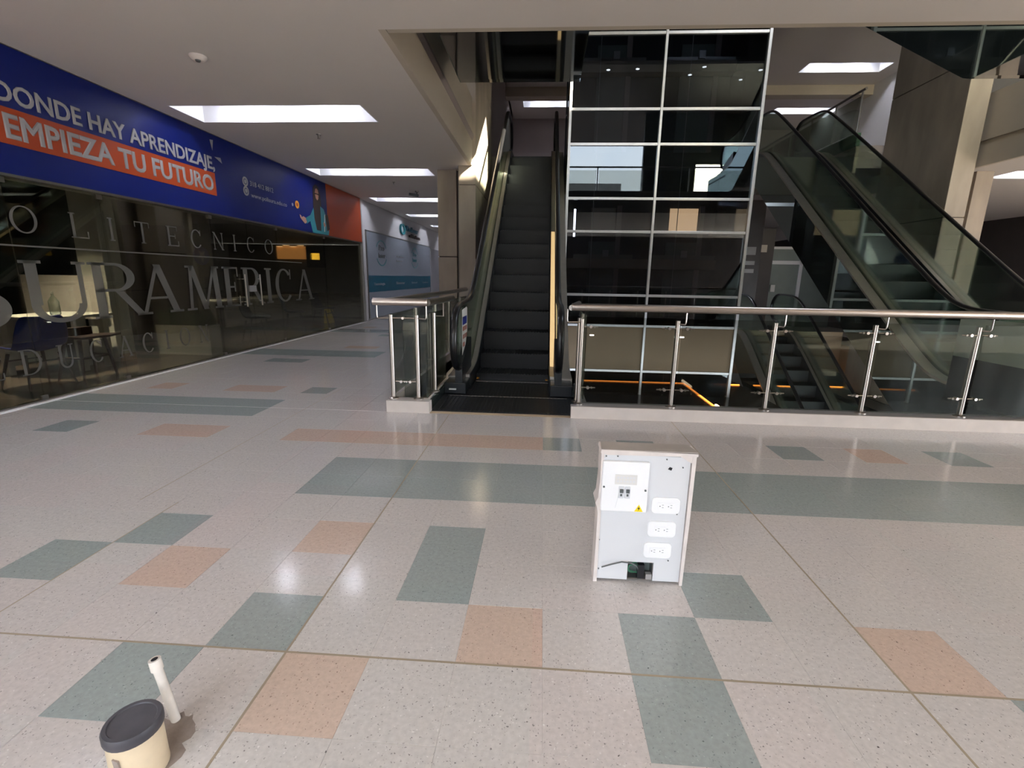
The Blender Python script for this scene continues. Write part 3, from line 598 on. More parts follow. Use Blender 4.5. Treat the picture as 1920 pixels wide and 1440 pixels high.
m = MB(); ring(m, 17.1, 2.86, .28, .18, 0, 360, .07, .05, -4.99, -4.93); m.build('round_logo', M['teal'], t)
text('lettering', 'Prolaser', M['tealfilm'], t, (-4.95, 17.5, 2.86), (0, 1, 0), (0, 0, 1), .17, 1.6, .03, .03); text('lettering', 'clinica', M['dwood'], t, (-4.95, 17.9, 2.66), (0, 1, 0), (0, 0, 1), .13, 1.5, .03, .03)
we = struct('wall_back', 'dim end wall of the corridor')
MB().box(-5, -1.3, 30, 30.2, 0, CZ).box(-3.2, -1.4, 23, 23.2, 0, 2.4).build('wall_panel', M['lilac'], we)

# ---------------------------------------------------------------- columns and atrium walls
def column(label, boxes, joints, mt='concrete', loc=None):
    b = boxes[0]; t = thing('concrete_column', ((b[0]+b[1])/2, (b[2]+b[3])/2, 0), label, 'column')
    for b in boxes: box('panel', M[mt], b[:6], t, .006)
    for j in joints: box('joint', M['joint_dark'], j, t)
    return t
column('concrete clad column left of the central escalator, with a pale groove', [(-2.09, -1.72, 9.65, 10.4, 0, 1.66), (-2.09, -1.72, 9.65, 10.4, 1.68, CZ)], [(-2.08, -1.73, 9.67, 10.38, 1.66, 1.68)])
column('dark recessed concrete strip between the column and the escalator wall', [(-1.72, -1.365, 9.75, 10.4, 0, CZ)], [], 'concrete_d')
t = thing('clad_wall', (-1.5, 10.4, 0), 'sunlit stone clad wall rising beside the central escalator', 'wall')
zs = [-4.1, -1.2, .9, 2.95, 5.0, 7.38]
for a, b in zip(zs, zs[1:]):
    for y0, y1 in ((9.3, 10.6), (10.6, 11.9)): box('stone_panel', M['concrete'], (-1.62, -1.30, y0+.006, y1-.006, a+.006, b-.006), t, .004)
box('core', M['joint_dark'], (-1.60, -1.31, 9.31, 11.89, -4.1, 7.38), t)
wm = struct('wall_back', 'upper floor walls beyond the escalator heads')
MB().box(-1.7, -1.42, 11.92, 20.5, UZ, UC).box(-1.7, 6.0, 20.5, 20.7, UZ, UC).build('wall_panel', M['lilac'], wm)
MB().box(6.0, 13.9, 22, 22.2, UZ, UC).build('wall_panel', M['lilac'], wm)
t = thing('concrete_column', (7.2, 10.2, 0), 'massive tan stone clad column behind the right escalator', 'column')
zs = [-4.1, -1.1, 2.45, 4.95, 8.3]; 
for a, b in zip(zs, zs[1:]):
    box('stone_panel', M['concrete'], (7.0, 7.36, 9.28, 11.2, a+.008, b-.008), t, .006)
box('core', M['joint_dark'], (7.02, 7.34, 9.3, 11.18, -4.1, 8.3), t)
column('pale stone pillar strip under the right slab edge', [(7.68, 7.98, 9.62, 10.3, 0, CZ)], [])
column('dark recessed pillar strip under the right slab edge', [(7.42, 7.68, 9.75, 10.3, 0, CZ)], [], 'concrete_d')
wr = struct('wall_right', 'dark brown wall of the right corridor')
MB().box(8.6, 8.8, 10.9, 22, 0, 2.75).build('wall_panel', M['brownwall'], wr); box('wall_cap', M['ceil'], (8.6, 8.8, 10.9, 22, 2.75, CZ), wr)
t = thing('wall_notice', (8.58, 11.6, 1.3), 'small framed notice on the dark brown wall at right', 'notice'); box('paper', M['lilac'], (8.3, 8.55, 10.86, 10.89, .95, 1.25), t)
box('white_wall_panel', M['white'], (10.2, 10.3, 11.6, 22, UZ, UC), wm)
# far part of our level beyond the void
fs = struct('wall_back', 'shop fronts of our floor beyond the void')
MB().box(4.6, 14, 19.4, 19.6, 0, CZ).build('wall_panel', M['lilac'], fs)
box('grey_pier', M['concrete_d'], (5.05, 5.55, 13.0, 13.5, 0, CZ), fs)
dr = struct('door_1', 'tall dark brown door with a small plate beyond the lift tower')
box('door_leaf', M['brownwall'], (5.75, 6.5, 14.4, 14.5, 0, 2.75), dr); box('door_plate', M['beige'], (5.85, 6.3, 14.38, 14.4, 2.1, 2.3), dr)
t = thing('notice_papers', (5.3, 12.98, 1.5), 'sheets of paper taped to the grey pier beside the lift tower', 'notice')
for z in (1.95, 1.7, 1.5): box('sheet', M['paper'], (5.1, 5.42, 12.985, 12.997, z, z+.2 if z > 1.9 else z+.1), t)
w2 = struct('window_2', 'pale green shop window with white frames beyond the void')
box('pane', M['cabgrey'], (6.5, 8.4, 14.6, 14.65, 0, 2.2), w2); box('mullion', M['white'], (7.35, 7.43, 14.55, 14.6, 0, 2.25), w2); box('transom', M['white'], (6.5, 7.4, 14.55, 14.6, 1.78, 1.88), w2); box('transom', M['white'], (6.5, 8.4, 14.55, 14.6, 2.2, 2.27), w2)
box('switch_plate', M['paper'], (6.6, 6.72, 14.52, 14.55, 1.0, 1.2), w2)

# upper rail right, and upper rail opposite (seen in the tower glass)
def railing(label, p0, p1, z, posts, glassm='railglass', mt='dsteel', hgt=1.0, side=1):
    p0 = Vector(p0); p1 = Vector(p1); d = p1-p0; n_ = len(posts); t = thing('glass_railing', (p0.x, p0.y, z), label, 'railing')
    dn = d.normalized(); Lg = d.length
    MB().tube([(p0.x, p0.y, z+hgt), (p1.x, p1.y, z+hgt)], .026, 12).build('handrail', M[mt], t, True)
    for q in posts:
        c = p0 + dn*q
        MB().tube([(c.x, c.y, z), (c.x, c.y, z+hgt-.03)], .019, 10).build('post', M[mt], t, True)
    for a, b in zip(posts, posts[1:]):
        A = p0+dn*(a+.04); B = p0+dn*(b-.04); nrm = Vector((-dn.y, dn.x))*.005
        MB().prism([(A.x+nrm.x, A.y+nrm.y), (B.x+nrm.x, B.y+nrm.y), (B.x-nrm.x, B.y-nrm.y), (A.x-nrm.x, A.y-nrm.y)], 'z', z+.06, z+hgt-.1).build('glass_panel', M[glassm], t)
    return t
railing('upper floor glass railing receding along the right side', (6.46, 11.2), (6.46, 20.5), UZ+.22, [.1, 1.0, 2.0, 3.0, 4.0, 5.0, 6.0, 7.0, 8.0, 9.2], hgt=.85)
railing('upper floor glass railing behind the camera, mirrored in the lift tower', (-1.4, 2.9), (7.4, 2.9), 3.9, [.1, 1.6, 3.1, 4.6, 6.1, 7.6, 8.7], hgt=1.0)
uw = struct('wall_back', 'grey upper wall opposite the lift tower')
MB().box(3.7, 14, -.2, 0, 3.9, UC).box(-14, -3.5, 0, .2, 3.9, UC).build('wall_panel', M['cabgrey'], uw)
t = thing('glare_panel', (5.3, .1, 4.6), 'unseen glowing panel added on the upper wall to make glare in the lift tower', 'lamp')  # added out of view, exists only for the glare mirrored in the tower
box('glare_face', M['glarepanel'], (5.7, 8.6, .03, .05, 4.3, 5.6), t); box('housing', M['alu'], (5.66, 8.64, 0.0, .03, 4.26, 5.64), t)  # face and housing both belong to the added glare panel
# ---------------------------------------------------------------- glass lift tower
TX0, TX1, TY0, TY1 = .42, 3.95, 10.0, 11.85
tw = thing('lift_tower', ((TX0+TX1)/2, TY0, -1.1), 'tall glass lift tower with pale aluminium mullions beside the central escalator', 'lift')
bars = [-1.1, -.60, .35, .97, 2.21, 2.83, 3.81, 4.42, 5.68, 8.9]
xm = 2.12
for x, wd in ((TX0, .05), (xm, .045), (TX1, .055)): box('mullion', M['alu'], (x-wd/2, x+wd/2, TY0-.05, TY0+.05, -1.1, 8.9), tw, .004)
for z in bars[1:-1]:
    for a, b in ((TX0+.025, xm-.0225), (xm+.0225, TX1-.0275)): box('transom', M['alu'], (a, b, TY0-.035, TY0+.035, z-.025, z+.025), tw, .004)
for z0, z1 in zip(bars, bars[1:]):
    for a, b in ((TX0+.025, xm-.0225), (xm+.0225, TX1-.0275)):
        if abs(z0+.6) < .01: box('spandrel_panel', M['brownbeige'], (a, b, TY0-.005, TY0+.005, z0+.025, z1-.025), tw)
        else: box('glass_pane', M['towerglass'], (a, b, TY0-.005, TY0+.005, z0+.025, z1-.025), tw)
for x in (TX0, TX1): box('side_glass', M['towerglass'], (x-.006, x+.006, TY0+.06, TY1, -1.1, 8.9), tw)
box('shaft_back_wall', M['navy'], (TX0-.02, TX1+.02, TY1, TY1+.1, -1.1, 8.9), tw)
for x0, x1 in ((1.05, 1.72), (2.85, 3.6)):
    for zb in (0, UZ):
        box('landing_door', M['cabgrey'], (x0, x1, TY1-.05, TY1, zb, zb+2.15), tw)
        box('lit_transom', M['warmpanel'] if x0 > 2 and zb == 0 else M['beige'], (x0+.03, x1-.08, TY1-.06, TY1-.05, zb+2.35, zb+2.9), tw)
        box('door_frame', M['lilac'], (x1-.05, x1+.06, TY1-.09, TY1-.05, zb, zb+2.95), tw)
        box('door_drive', M['dsteel'], (x0-.35, x1+.35, TY1-.2, TY1-.1, zb+1.72, zb+1.85), tw)
        box('door_motor', M['alu'], (x0+.32, x0+.45, TY1-.26, TY1-.2, zb+1.80, zb+1.95), tw)
        MB().tube([(x0-.02, TY0+.9, zb-1), (x0-.02, TY0+.9, zb+3.1)], .008, 6).build('rope', M['alu'], tw)
for z in (2.15, 6.3): box('shaft_light', M['lampsoft'], (.60, .64, TY0+.5, TY0+.53, z, z+.55), tw)
for z in (1.75, 5.85): box('cross_beam', M['concrete'], (TX0, TX1, TY1-.3, TY1-.02, z-.22, z), tw)
for x in (1.05, 2.9): box('lamp_glint', M['lampsoft'], (x-.04, x+.04, TY0-.012, TY0-.006, .13, .15), tw)  # glowing chips painted in for reflections of lamps
# dark canopy deck below with warm LED strip
dk = thing('dark_canopy_deck', (2.4, 9, -1.2), 'dark glossy canopy below floor level around the lift tower base', 'canopy')
box('deck_panel', M['deck'], (-1.2, 4.70, 7.2, 12.15, -1.2, -1.1), dk); box('deck_panel', M['deck'], (6.5, 7.4, 7.2, 12.15, -1.2, -1.1), dk)
ld = thing('led_strip', (2.2, 9.7, -1.09), 'glowing orange light strip bent around the lift tower base', 'light strip')
MB().box(1.05, 3.38, 11.2, 11.23, -1.1, -1.082).box(3.38, 3.41, 9.0, 11.23, -1.1, -1.082).build('warm_strip', M['led'], ld); MB().box(3.42, 3.46, 8.5, 9.2, -1.1, -1.06).build('bright_end', M['ledhot'], ld)
ld = thing('led_strip', (4.4, 11.2, -1.09), 'short glowing orange light strip right of the lift tower base', 'light strip'); MB().box(4.1, 4.68, 11.2, 11.23, -1.1, -1.082).build('warm_strip', M['led'], ld)
ld = thing('led_strip', (7, 10, -1.09), 'glowing orange light strip at the right end of the dark canopy', 'light strip')
MB().box(6.52, 7.4, 11.3, 11.33, -1.1, -1.082).box(7.1, 7.13, 8.8, 10.4, -1.1, -1.082).build('warm_strip', M['led'], ld)

# ---------------------------------------------------------------- escalators
def smax(a, b, k=.35): return .5*(a+b+math.sqrt((a-b)**2+k*k*.25))
def smin(a, b, k=.35): return -smax(-a, -b, k)
RISE = 4.1
def nz(y): return smin(smax(0, .7*(y-6.15)), RISE) if 5.2 < y < 13.2 else (0 if y <= 5.2 else RISE)
def lerp(a, b, n): return [a+(b-a)*k/(n-1) for k in range(n)]
def make_escalator():
    t = thing('escalator', (0, 0, 0)); Ys = lerp(4.47, 13.7, 90)
    # truss cladding
    def bot(y): return smax(-.49, .7*(y-6.15)-.72, .05) if y < 12.6 else min(RISE-.49, .7*(y-6.15)-.72)
    for s in (-1, 1):
        xo = s*.73; xi = s*.715
        MB().strip(Ys, [nz(y)+.10 for y in Ys], [min(bot(y), RISE-.49) for y in Ys], min(xo, xi), max(xo, xi)).build('side_cladding', M['clad'], t)
    MB().strip(Ys, [min(bot(y), RISE-.49)+.02 for y in Ys], [min(bot(y), RISE-.49) for y in Ys], -.715, .715).build('underside_panel', M['mirror'], t)
    Yd = lerp(5.45, 13.0, 70)
    for s in (-1, 1):
        a, b = sorted((s*.57, s*.73)); MB().strip(Yd, [nz(y)+.135 for y in Yd], [nz(y)+.10 for y in Yd], a, b).build('outer_deck', M['skirt'], t)
        a, b = sorted((s*.475, s*.545)); MB().strip(Yd, [nz(y)+.155 for y in Yd], [nz(y)+.12 for y in Yd], a, b).build('inner_deck', M['skirt'], t)
        a, b = sorted((s*.465, s*.475)); MB().strip(Yd, [nz(y)+.16 for y in Yd], [nz(y)-.25 for y in Yd], a, b).build('skirt_panel', M['black'], t)
        # glass balustrade with rounded newels
        top, btm, yy = [], [], []
        for k in range(9):
            th = math.pi/2*k/8; y = 5.22-.33*math.cos(th); yy.append(y); top.append(.63+.33*math.sin(th)); btm.append(.63-.33*math.sin(th))
        for y in lerp(5.25, 12.9, 70): yy.append(y); top.append(nz(y)+.96); btm.append(max(nz(y)+.12, .13) if y > 5.4 else .3-.17*min(1, (y-5.22)/.18))
        for k in range(9):
            th = math.pi/2*k/8; y = 12.93+.33*math.sin(th); yy.append(y); top.append(RISE+.63+.33*math.cos(th)); btm.append(RISE+.63-.33*math.cos(th))
        a, b = sorted((s*.551, s*.563)); MB().strip(yy, top, btm, a, b).build('balustrade_glass', M['balglass'], t)
        x = s*.557
        path = [(x, 5.42, .27), (x, 5.25, .30)]
        for k in range(9): th = R(-80+170*k/8); path.append((x, 5.22-.345*math.cos(th), .63+.345*math.sin(th)))
        for y in lerp(5.3, 12.85, 60): path.append((x, y, nz(y)+.985))
        for k in range(9): th = R(90-170*k/8); path.append((x, 12.93+.345*math.cos(th), RISE+.63+.345*math.sin(th)))
        path += [(x, 12.8, RISE+.28)]
        MB().tube(path, .038, 12, .024).build('handrail', M['rubber'], t, True)
        a, b = sorted((s*.47, s*.72)); box('newel_base', M['black'], (a, b, 5.15, 5.75, 0, .13), t, .01); box('newel_base', M['black'], (a, b, 12.7, 13.2, RISE, RISE+.13), t, .01)
        a, b = sorted((s*.52, s*.60)); MB().strip(lerp(5.2, 5.9, 12), [.34+.02*k for k in range(12)], [.12]*12, a, b).build('newel_cover', M['black'], t)
    tr = MB().box(-.46, .46, 0, .40, -.05, 0)
    for k in range(23): tr.box(-.45+.04*k, -.43+.04*k, .005, .395, 0, .008)
    tr.box(-.46, .46, 0, .02, -.3, -.05)
    for k in range(20):
        y = 5.95+.38*k+ (.0)
        if y > 12.35: break
        z = nz(y+.19)-.0
        m = MB(); m.v = [(v[0], v[1]*.95+y, v[2]+z) for v in tr.v]; m.f = list(tr.f); m.build('step', M['stepm'], t)
    # landing plates
    for y0, y1, z in ((4.47, 5.87, 0), (12.45, 13.7, RISE)):
        m = MB().box(-.73, .73, y0, y1, z-.05, z-.004)
        for k in range(34): m.box(-.66+.04*k, -.64+.04*k, y0+.02, y1-.01, z-.004, z)
        m.build('landing_plate', M['plate'], t); MB().box(-.66, .66, y0+.62, y0+.628, z-.002, z+.001).build('plate_seam', M['skirt'], t)
        MB().box(-.46, .46, y1 if z == 0 else y0-.1, (y1 if z == 0 else y0-.1)+.1, z-.03, z+.002).build('comb', M['dsteel'], t)
    for s in (-1, 1): MB().strip([5.9, 6.1, 6.4], [.03, .035, .08], [.022, .027, .072], min(s*.452, s*.425), max(s*.452, s*.425)).build('yellow_edge_strip', M['yellow'], t)
    return t
CE1, CE2 = -.36, 5.57
e1 = make_escalator()
es = [(CE1, 0, 'central escalator rising between the lift tower and the concrete column', 1),
      (CE2, 0, 'right escalator climbing away behind the lift tower, with glass balustrades', 0),
      (CE1, UZ, 'underside of the upper escalator above the central one, mirrored soffit', 0),
      (CE2, UZ, 'upper escalator at the top right corner with dark glass side cladding', 0),
      (CE2, -UZ, 'lower escalator seen through the railing glass, descending below our floor', 0)]
esc = []
for k, (x, z, l, f_) in enumerate(es):
    o = e1 if k == 0 else copy_tree(e1)
    esc.append(o); o.location = (x, 0, z); tag(o, l, 'escalator')
Yq = lerp(5.95, 8.9, 30); MB().strip(Yq, [nz(y)+.175 for y in Yq], [nz(y)+.157 for y in Yq], .478+CE1, .542+CE1).build('warm_skirt_glint', M['skirtglint'], e1)  # sun reflection on the steel inner deck, painted as a glowing strip
# things only on the central escalator
t = thing('safety_notice', (CE1-.54, 5.5, .6), 'white safety notice with blue and red pictograms on the left balustrade', 'notice')
XN = CE1-.535
MB().prism([(5.30, .42), (5.52, .52), (5.66, .68), (5.66, .93), (5.62, .95), (5.30, .93)], 'x', XN, XN+.004).build('sheet', M['paper'], t)
box('blue_heading', M['navyplastic'], (XN+.004, XN+.006, 5.32, 5.6, .76, .85), t)
for r_ in range(3):
    for c in range(4):
        if r_ == 2 and c > 1: continue
        box('pictogram', M['orange'], (XN+.004, XN+.006, 5.33+.075*c, 5.375+.075*c, .69-.09*r_, .74-.09*r_), t)
t = thing('maker_plate', (CE1-.6, 5.14, .06), 'tiny white maker plate on the left newel base', 'plate'); box('plate', M['paper'], (CE1-.66, CE1-.58, 5.135, 5.149, .05, .066), t)

# ---------------------------------------------------------------- front railings of the void
def post(par, x, y, z0=.11, z1=.93): 
    o = MB().tube([(x, y, z0), (x, y, z1)], .0215, 14).build('post', M['steel'], par, True)
    MB().lathe(x, y, [(.048, z0), (.048, z0+.008), (.03, z0+.016), (.022, z0+.02)], 18).build('base_flange', M['steel'], o, True)
def clamp(par, x, y, z, s):
    MB().tube([(x, y, z), (x+s*.13, y, z)], .006, 8).tube([(x+s*.06, y-.02, z), (x+s*.06, y+.02, z)], .014, 10).tube([(x+s*.095, y-.015, z), (x+s*.095, y+.01, z)], .009, 10).build('glass_clamp', M['steel'], par, True)
def hook(par, x, y, dx, dy, z=1.02):
    MB().tube([(x, y, .90), (x+dx, y+dy, .90), (x+dx*1.08, y+dy*1.08, .91), (x+dx*1.1, y+dy*1.1, .93), (x+dx*1.1, y+dy*1.1, z)], .0065, 8).build('rail_bracket', M['steel'], par, True)
kb = thing('kerb', (2.5, 4.4, 0), 'long pale stone kerb under the right glass railing', 'kerb')
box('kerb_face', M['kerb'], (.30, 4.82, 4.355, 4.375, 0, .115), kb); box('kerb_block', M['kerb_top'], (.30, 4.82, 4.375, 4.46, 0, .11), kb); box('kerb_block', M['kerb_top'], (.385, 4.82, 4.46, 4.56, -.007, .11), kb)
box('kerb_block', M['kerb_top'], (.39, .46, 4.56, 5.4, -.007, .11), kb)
rr = thing('glass_railing', (2.5, 4.46, .11), 'long steel and glass railing at right with a round handrail', 'railing')
MB().tube([(.27, 4.42, 1.04), (6.2, 4.42, 1.04)], .034, 18).build('handrail', M['steel'], rr, True)
MB().tube([(.27, 4.45, 1.03), (.33, 4.9, 1.03), (.40, 5.3, 1.03)], .026, 12).build('return_handrail', M['dsteel'], rr, True)
px = [.375, 1.253, 2.125, 3.0, 3.88, 4.76]
for k, x in enumerate(px):
    post(rr, x, 4.48)
    for z in (.28, .86):
        if k > 0: clamp(rr, x-.02, 4.46, z, -1)
        if k < 5: clamp(rr, x+.02, 4.46, z, 1)
    hook(rr, x, 4.48, .05 if k else -.13, -.05)
for x, y in ((.36, 4.56), (.40, 5.1)): post(rr, x if y < 5 else .43, y)
for a, b in zip(px, px[1:]): box('glass_panel', M['railglass'], (a+.03, b-.03, 4.445, 4.457, .13, .95), rr)
box('glass_panel', M['railglass'], (.42, .432, 4.6, 5.35, .13, .95), rr)
kb = thing('kerb', (-1.27, 4.4, 0), 'short pale stone kerb block left of the central escalator', 'kerb')
box('kerb_face', M['kerb'], (-1.48, -1.06, 4.355, 4.375, 0, .115), kb); box('kerb_block', M['kerb'], (-1.48, -1.06, 4.375, 4.46, 0, .11), kb); box('kerb_block', M['kerb'], (-1.48, -1.10, 4.46, 4.52, -.007, .11), kb); box('kerb_side', M['kerb'], (-1.11, -1.095, 4.52, 5.4, -.007, .11), kb); box('kerb_side', M['kerb'], (-1.50, -1.44, 4.52, 9.6, -.007, .11), kb)
rl = thing('glass_railing', (-1.3, 4.46, .11), 'short steel and glass railing left of the central escalator', 'railing')
MB().tube([(-1.58, 4.40, 1.055), (-1.06, 4.40, 1.055)], .034, 18).build('handrail', M['steel'], rl, True)
MB().tube([(-1.50, 4.44, 1.05), (-1.48, 9.6, 1.05)], .032, 14).build('return_handrail', M['dsteel'], rl, True)
MB().tube([(-1.08, 4.44, 1.05), (-1.04, 5.5, 1.05)], .032, 14).build('return_handrail', M['dsteel'], rl, True)
for x, y in ((-1.44, 4.47), (-1.19, 4.47), (-1.10, 4.80)): post(rl, x, y)
for y in (5.5, 6.5, 7.5, 8.5): post(rl, -1.47, y)
hook(rl, -1.44, 4.47, -.10, -.06); hook(rl, -1.19, 4.47, .10, -.06); MB().tube([(-1.44, 4.47, .90), (-1.19, 4.47, .90)], .0065, 8).tube([(-1.32, 4.45, .90), (-1.32, 4.49, .90)], .013, 8).build('rail_bracket', M['steel'], rl, True)
MB().tube([(-1.10, 4.80, .90), (-1.0, 4.80, .90), (-1.0, 4.80, 1.03)], .0065, 8).build('rail_bracket', M['steel'], rl, True)
for z in (.28,): clamp(rl, -1.42, 4.48, z, 1); clamp(rl, -1.21, 4.48, z, -1)
MB().tube([(-1.10, 4.80, .45), (-1.18, 4.80, .45)], .006, 8).build('glass_clamp', M['steel'], rl)
MB().box(-1.335, -1.10, 4.50, 4.512, .125, .93).build('glass_panel', M['railglass'], rl)
MB().box(-1.125, -1.113, 4.53, 5.45, .125, .93).build('glass_panel', M['railglass'], rl)
for a, b in zip((4.55, 5.5, 6.5, 7.5, 8.5), (5.45, 6.45, 7.45, 8.45, 9.5)): box('glass_panel', M['railglass'], (-1.475, -1.463, a, b, .125, .93), rl)

# pale sheet at the lower right: reflection in the landing glass, painted as colour 
t = thing('landing_glass_sheen', (4.83, 5.4, .45), 'pale green sheet painted as the reflection in the right escalator landing glass', 'panel')
box('sheen_face', M['greensheen'], (4.80, 4.825, 4.6, 5.80, .49, .93), t); box('sheen_foot', M['black'], (4.80, 4.825, 4.6, 5.8, .0, .49), t)
cb_ = struct('floor', 'landing floor in front of the right escalator')
box('landing_floor', M['grout'], (4.84, 7.42, 4.36, 4.47, -.2, -.002), cb_)

# ---------------------------------------------------------------- electrical box
BY = 1.87
bx = thing('electrical_box', (.45, BY, 0), 'damaged grey outlet box standing on the terrazzo floor', 'electrical box')
bx0, bx1 = .262, .640
box('back_board', M['boxgrey'], (bx0+.012, bx1-.012, BY+.004, BY+.012, .10, .59), bx); box('back_board', M['boxgrey'], (bx0+.012, .405, BY+.004, BY+.012, .012, .10), bx); box('back_board', M['boxgrey'], (.515, bx1-.012, BY+.004, BY+.012, .012, .10), bx)
box('rear_board', M['gypsum'], (bx0+.01, bx1-.01, BY+.075, BY+.085, 0, .60), bx)
def rag(pts, a, b, mt, name): return MB().prism(pts, 'y', a, b).build(name, mt, bx)
rag([(bx0-.004, 0), (bx0+.012, 0), (bx0+.012, .60), (bx0, .602), (bx0+.001, .48), (bx0-.003, .40), (bx0-.014, .375), (bx0-.006, .355), (bx0-.001, .33), (bx0-.002, .12)], BY-.004, BY+.088, M['gypsum'], 'side_board')
rag([(bx1-.011, 0), (bx1+.002, 0), (bx1+.006, .3), (bx1+.007, .606), (bx1-.008, .606), (bx1-.009, .3)], BY-.004, BY+.088, M['gypsum'], 'side_board')
rag([(bx0-.004, .600), (bx0+.02, .592), (bx1+.011, .597), (bx1+.012, .609), (bx0-.002, .614)], BY-.008, BY+.092, M['gypsum'], 'top_board')
MB().prism([(bx0-.002, BY-.006), (bx1+.011, BY-.006), (bx1-.004, BY+.090), (bx0+.005, BY+.09)], 'z', .6125, .615).build('dusty_top', M['boxtop'], bx)
rag([(bx1-.06, .596), (bx1-.005, .596), (bx1-.008, .566), (bx1-.025, .574)], BY-.002, BY+.003, M['gypsum'], 'torn_flap')
# breaker cover
bc = box('breaker_cover', M['boxwhite'], (.268, .461, BY-.016, BY+.004, .343, .567), bx, .006)
box('label_strip', M['paper'], (.322, .412, BY-.0175, BY-.016, .468, .512), bx)
for r_ in range(2):
    for c in range(6): box('label_print', M['boxgrey'], (.33+.013*c, .338+.013*c, BY-.018, BY-.0173, .478+.016*r_, .486+.016*r_), bx)
for x in (.350, .376):
    b = box('breaker', M['boxgrey'], (x-.0105, x+.0105, BY-.022, BY-.014, .408, .460), bx, .001)
    box('toggle', M['cable'], (x-.007, x+.007, BY-.030, BY-.022, .435, .450), bx, .001); box('toggle_mark', M['cable'], (x-.004, x+.004, BY-.0235, BY-.022, .418, .428), bx)
MB().prism([(.410, .349), (.445, .349), (.4275, .380)], 'y', BY-.0178, BY-.016).build('warning_triangle', M['bubble'], bx)
MB().prism([(.429, .374), (.422, .362), (.427, .362), (.4245, .352), (.433, .366), (.428, .366)], 'y', BY-.0186, BY-.0178).build('lightning_bolt', M['black'], bx)
MB().tube([(.330, BY-.017, .362), (.337, BY-.017, .40), (.341, BY-.017, .43)], .0006, 4).build('scratch', M['boxgrey'], bx)
def screw(x, z, y=BY+.004, r=.0032):
    MB().tube([(x, y, z), (x, y-.003, z)], r, 8).build('screw', M['cable'], bx)
for x, z in ((.283, .583), (.33, .584), (.53, .578), (.598, .545), (.275, .20), (.592, .335), (.575, .115), (.28, .06)): screw(x, z)
for x, z in ((.278, .455), (.449, .445)): screw(x, z, BY-.016, .0045)
MB().lathe(0, 0, [(.006, -.001), (.006, .001)], 10)
MB().prism([(.538, .535), (.552, .530), (.556, .541), (.545, .545)], 'y', BY+.002, BY+.0045).build('torn_hole', M['black'], bx)
def rrect(x0, x1, z0, z1, r, n=5):
    o = []
    for cx, cz, a in ((x1-r, z1-r, 0), (x0+r, z1-r, 90), (x0+r, z0+r, 180), (x1-r, z0+r, 270)):
        for k in range(n+1): t = R(a+90*k/n); o.append((cx+r*math.cos(t), cz+r*math.sin(t)))
    return o
for x0, z0 in ((.482, .338), (.474, .229), (.464, .129)):
    pl = MB().prism(rrect(x0, x0+.118, z0, z0+.072, .018), 'y', BY-.007, BY+.004).build('outlet_plate', M['boxwhite'], bx)
    md = pl.modifiers.new('b', 'BEVEL'); md.width = .003; md.segments = 2; md.limit_method = 'ANGLE'
    f2 = MB().prism(rrect(x0+.026, x0+.094, z0+.02, z0+.052, .003), 'y', BY-.0095, BY-.007).build('outlet_face', M['boxwhite'], pl)
    m = MB()
    for cx in (x0+.043, x0+.078):
        m.box(cx-.001, cx+.006, BY-.0102, BY-.0095, z0+.041, z0+.0425).box(cx-.001, cx+.006, BY-.0102, BY-.0095, z0+.030, z0+.0315).tube([(cx-.009, BY-.0095, z0+.036), (cx-.009, BY-.0102, z0+.036)], .0022, 8)
    m.build('outlet_slots', M['cable'], pl)
MB().box(.408, .512, BY+.012, BY+.06, .012, .016).box(.512, .514, BY+.012, BY+.06, .016, .10).box(.406, .408, BY+.012, BY+.06, .016, .10).build('junction_recess', M['dsteel'], bx)
box('junction_back', M['cabgrey'], (.408, .512, BY+.055, BY+.06, .016, .10), bx); box('junction_block', M['black'], (.450, .478, BY+.005, BY+.03, .02, .085), bx); box('junction_bracket', M['alu'], (.485, .51, BY+.0, BY+.02, .02, .045), bx)
MB().tube([(.42+.03*math.cos(k*.5)+.02, BY+.02+.01*math.sin(k*.7), .06+.022*math.sin(k*.5)) for k in range(26)], .002, 6).build('coiled_wire', M['wire'], bx)
MB().tube([(.292, BY-.004, .072), (.33, BY-.012, .092), (.375, BY-.014, .108), (.41, BY-.012, .104), (.44, BY-.004, .086), (.452, BY+.01, .06)], .003, 8).build('loose_cable', M['cable'], bx)

# ---------------------------------------------------------------- pipes in the floor
pp = thing('capped_pipe', (-1.035, .95, 0), 'cream floor pipe stub with a dark rubber cap, bottom left corner', 'pipe')
MB().lathe(-1.035, .95, [(.064, 0), (.063, .02), (.0615, .13), (.060, .150)], 32).build('pipe_body', M['pvc'], pp, True)
MB().lathe(-1.035, .95, [(.0655, .128), (.0665, .132), (.0665, .150), (.063, .157), (.054, .157), (.052, .154), (.001, .1535)], 32).build('rubber_cap', M['cap'], pp, True)
MB().prism([(-1.03, .02), (-1.02, .04), (-1.025, .10), (-1.04, .105), (-1.035, .06), (-1.045, .03)], 'y', .884, .8885).build('peeled_patch', M['stain'], pp)
p2 = thing('thin_pipe', (-1.052, 1.09, 0), 'thin white pipe sticking out of the floor behind the capped pipe', 'pipe')
MB().tube([(-1.048, 1.09, 0), (-1.062, 1.092, .07), (-1.076, 1.094, .14), (-1.083, 1.094, .175)], .0125, 14).build('pipe_body', M['pvcw'], p2, True)
MB().tube([(-1.083, 1.094, .172), (-1.088, 1.095, .205)], .016, 14).build('pipe_collar', M['pvcw'], p2, True); MB().tube([(-1.088, 1.095, .2045), (-1.0882, 1.095, .2056)], .009, 12).build('dark_bore', M['black'], p2)
ps = thing('mortar_patch', (-.99, 1.0, 0), 'rough brown mortar patch on the floor beside the capped pipe', 'patch')
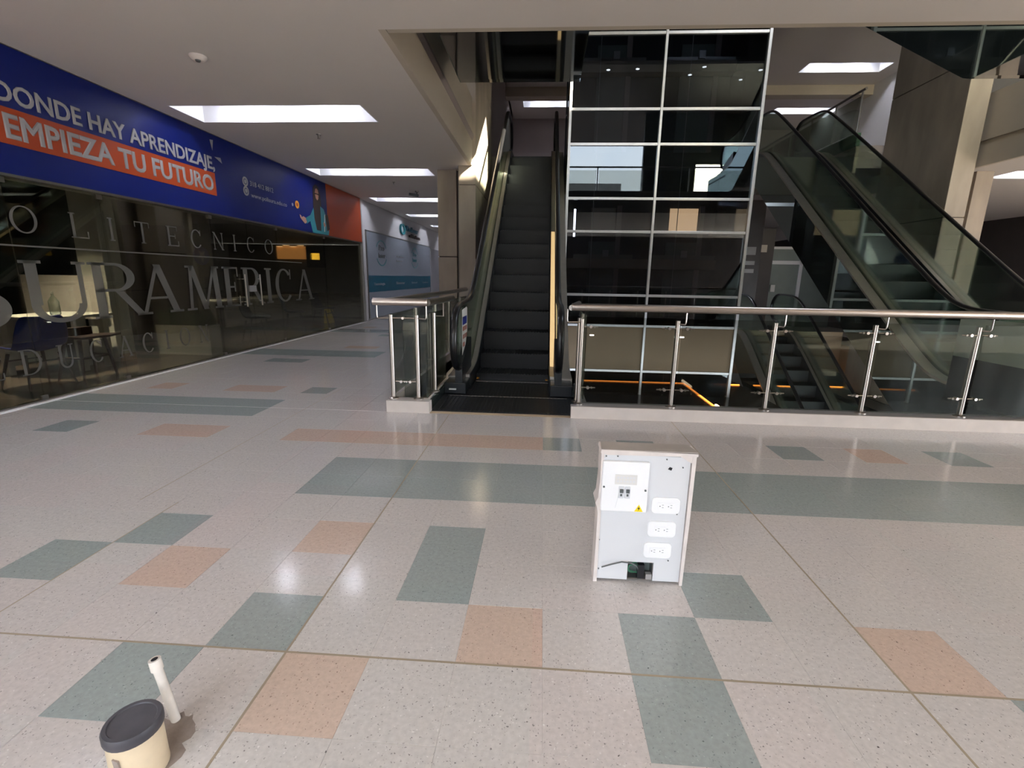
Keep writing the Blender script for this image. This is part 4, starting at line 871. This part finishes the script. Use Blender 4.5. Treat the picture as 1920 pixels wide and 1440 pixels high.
MB().prism([(-1.03+(.085+.012*math.sin(k*2.3)+.010*math.sin(k*5.1+1))*math.cos(2*math.pi*k/40)*(.85 if math.cos(2*math.pi*k/40) > 0 else 1.1), .985+(.125+.014*math.sin(k*1.9)+.010*math.sin(k*4.3))*math.sin(2*math.pi*k/40)) for k in range(40)], 'z', .0002, .0012).build('mortar', M['stain'], ps)

# ---------------------------------------------------------------- small ceiling fittings
t = thing('smoke_detector', (-3.31, 4.84, CZ), 'white smoke detector on the ceiling left of the soffit', 'detector')
MB().lathe(-3.31, 4.84, [(.03, CZ-.045), (.055, CZ-.035), (.075, CZ-.012), (.075, CZ)], 20).build('housing', M['gypsum'], t, True); MB().lathe(-3.30, 4.82, [(.02, CZ-.055), (.025, CZ-.042)], 12).build('sensor', M['cable'], t)
for x, y, l in ((-3.33, 7.35, 'small sprinkler just beyond the nearest ceiling light'), (-3.33, 10.9, 'small sprinkler beyond the second ceiling light'), (9.1, 11.6, 'sprinkler on the right corridor ceiling')):
    t = thing('sprinkler', (x, y, CZ), l, 'sprinkler'); MB().lathe(x, y, [(.012, CZ-.05), (.012, CZ-.01), (.035, CZ-.008), (.035, CZ)], 12).build('stem', M['dsteel'], t); MB().lathe(x, y, [(.022, CZ-.06), (.022, CZ-.055)], 12).build('deflector', M['dsteel'], t)
t = thing('security_camera', (-3.1, 12.0, CZ), 'small ceiling camera beyond the second recessed light', 'camera')
MB().lathe(-3.1, 12.0, [(.04, CZ-.03), (.05, CZ)], 12).build('mount', M['dsteel'], t); MB().tube([(-3.1, 12.0, CZ-.03), (-3.1, 11.98, CZ-.09)], .012, 8).build('arm', M['dsteel'], t); MB().tube([(-3.28, 11.95, CZ-.08), (-3.06, 11.98, CZ-.11)], .03, 10).build('body', M['cable'], t)

for x, y in ((1.75, 4.0), (2.6, 4.05), (4.5, 4.15), (4.25, 3.6), (6.2, 3.9), (5.9, 3.2), (6.9, 4.2)):
    t = thing('downlight', (x, y, UC), 'small bright downlight in the dark upper ceiling, mirrored in the lift tower', 'ceiling light', 'downlights mirrored in the lift tower')
    MB().lathe(x, y, [(.07, UC-.02), (.07, UC)], 14).build('rim', M['alu'], t); MB().lathe(x, y, [(.055, UC-.025), (.055, UC-.021)], 14).build('lamp', M['lampsoft'], t)
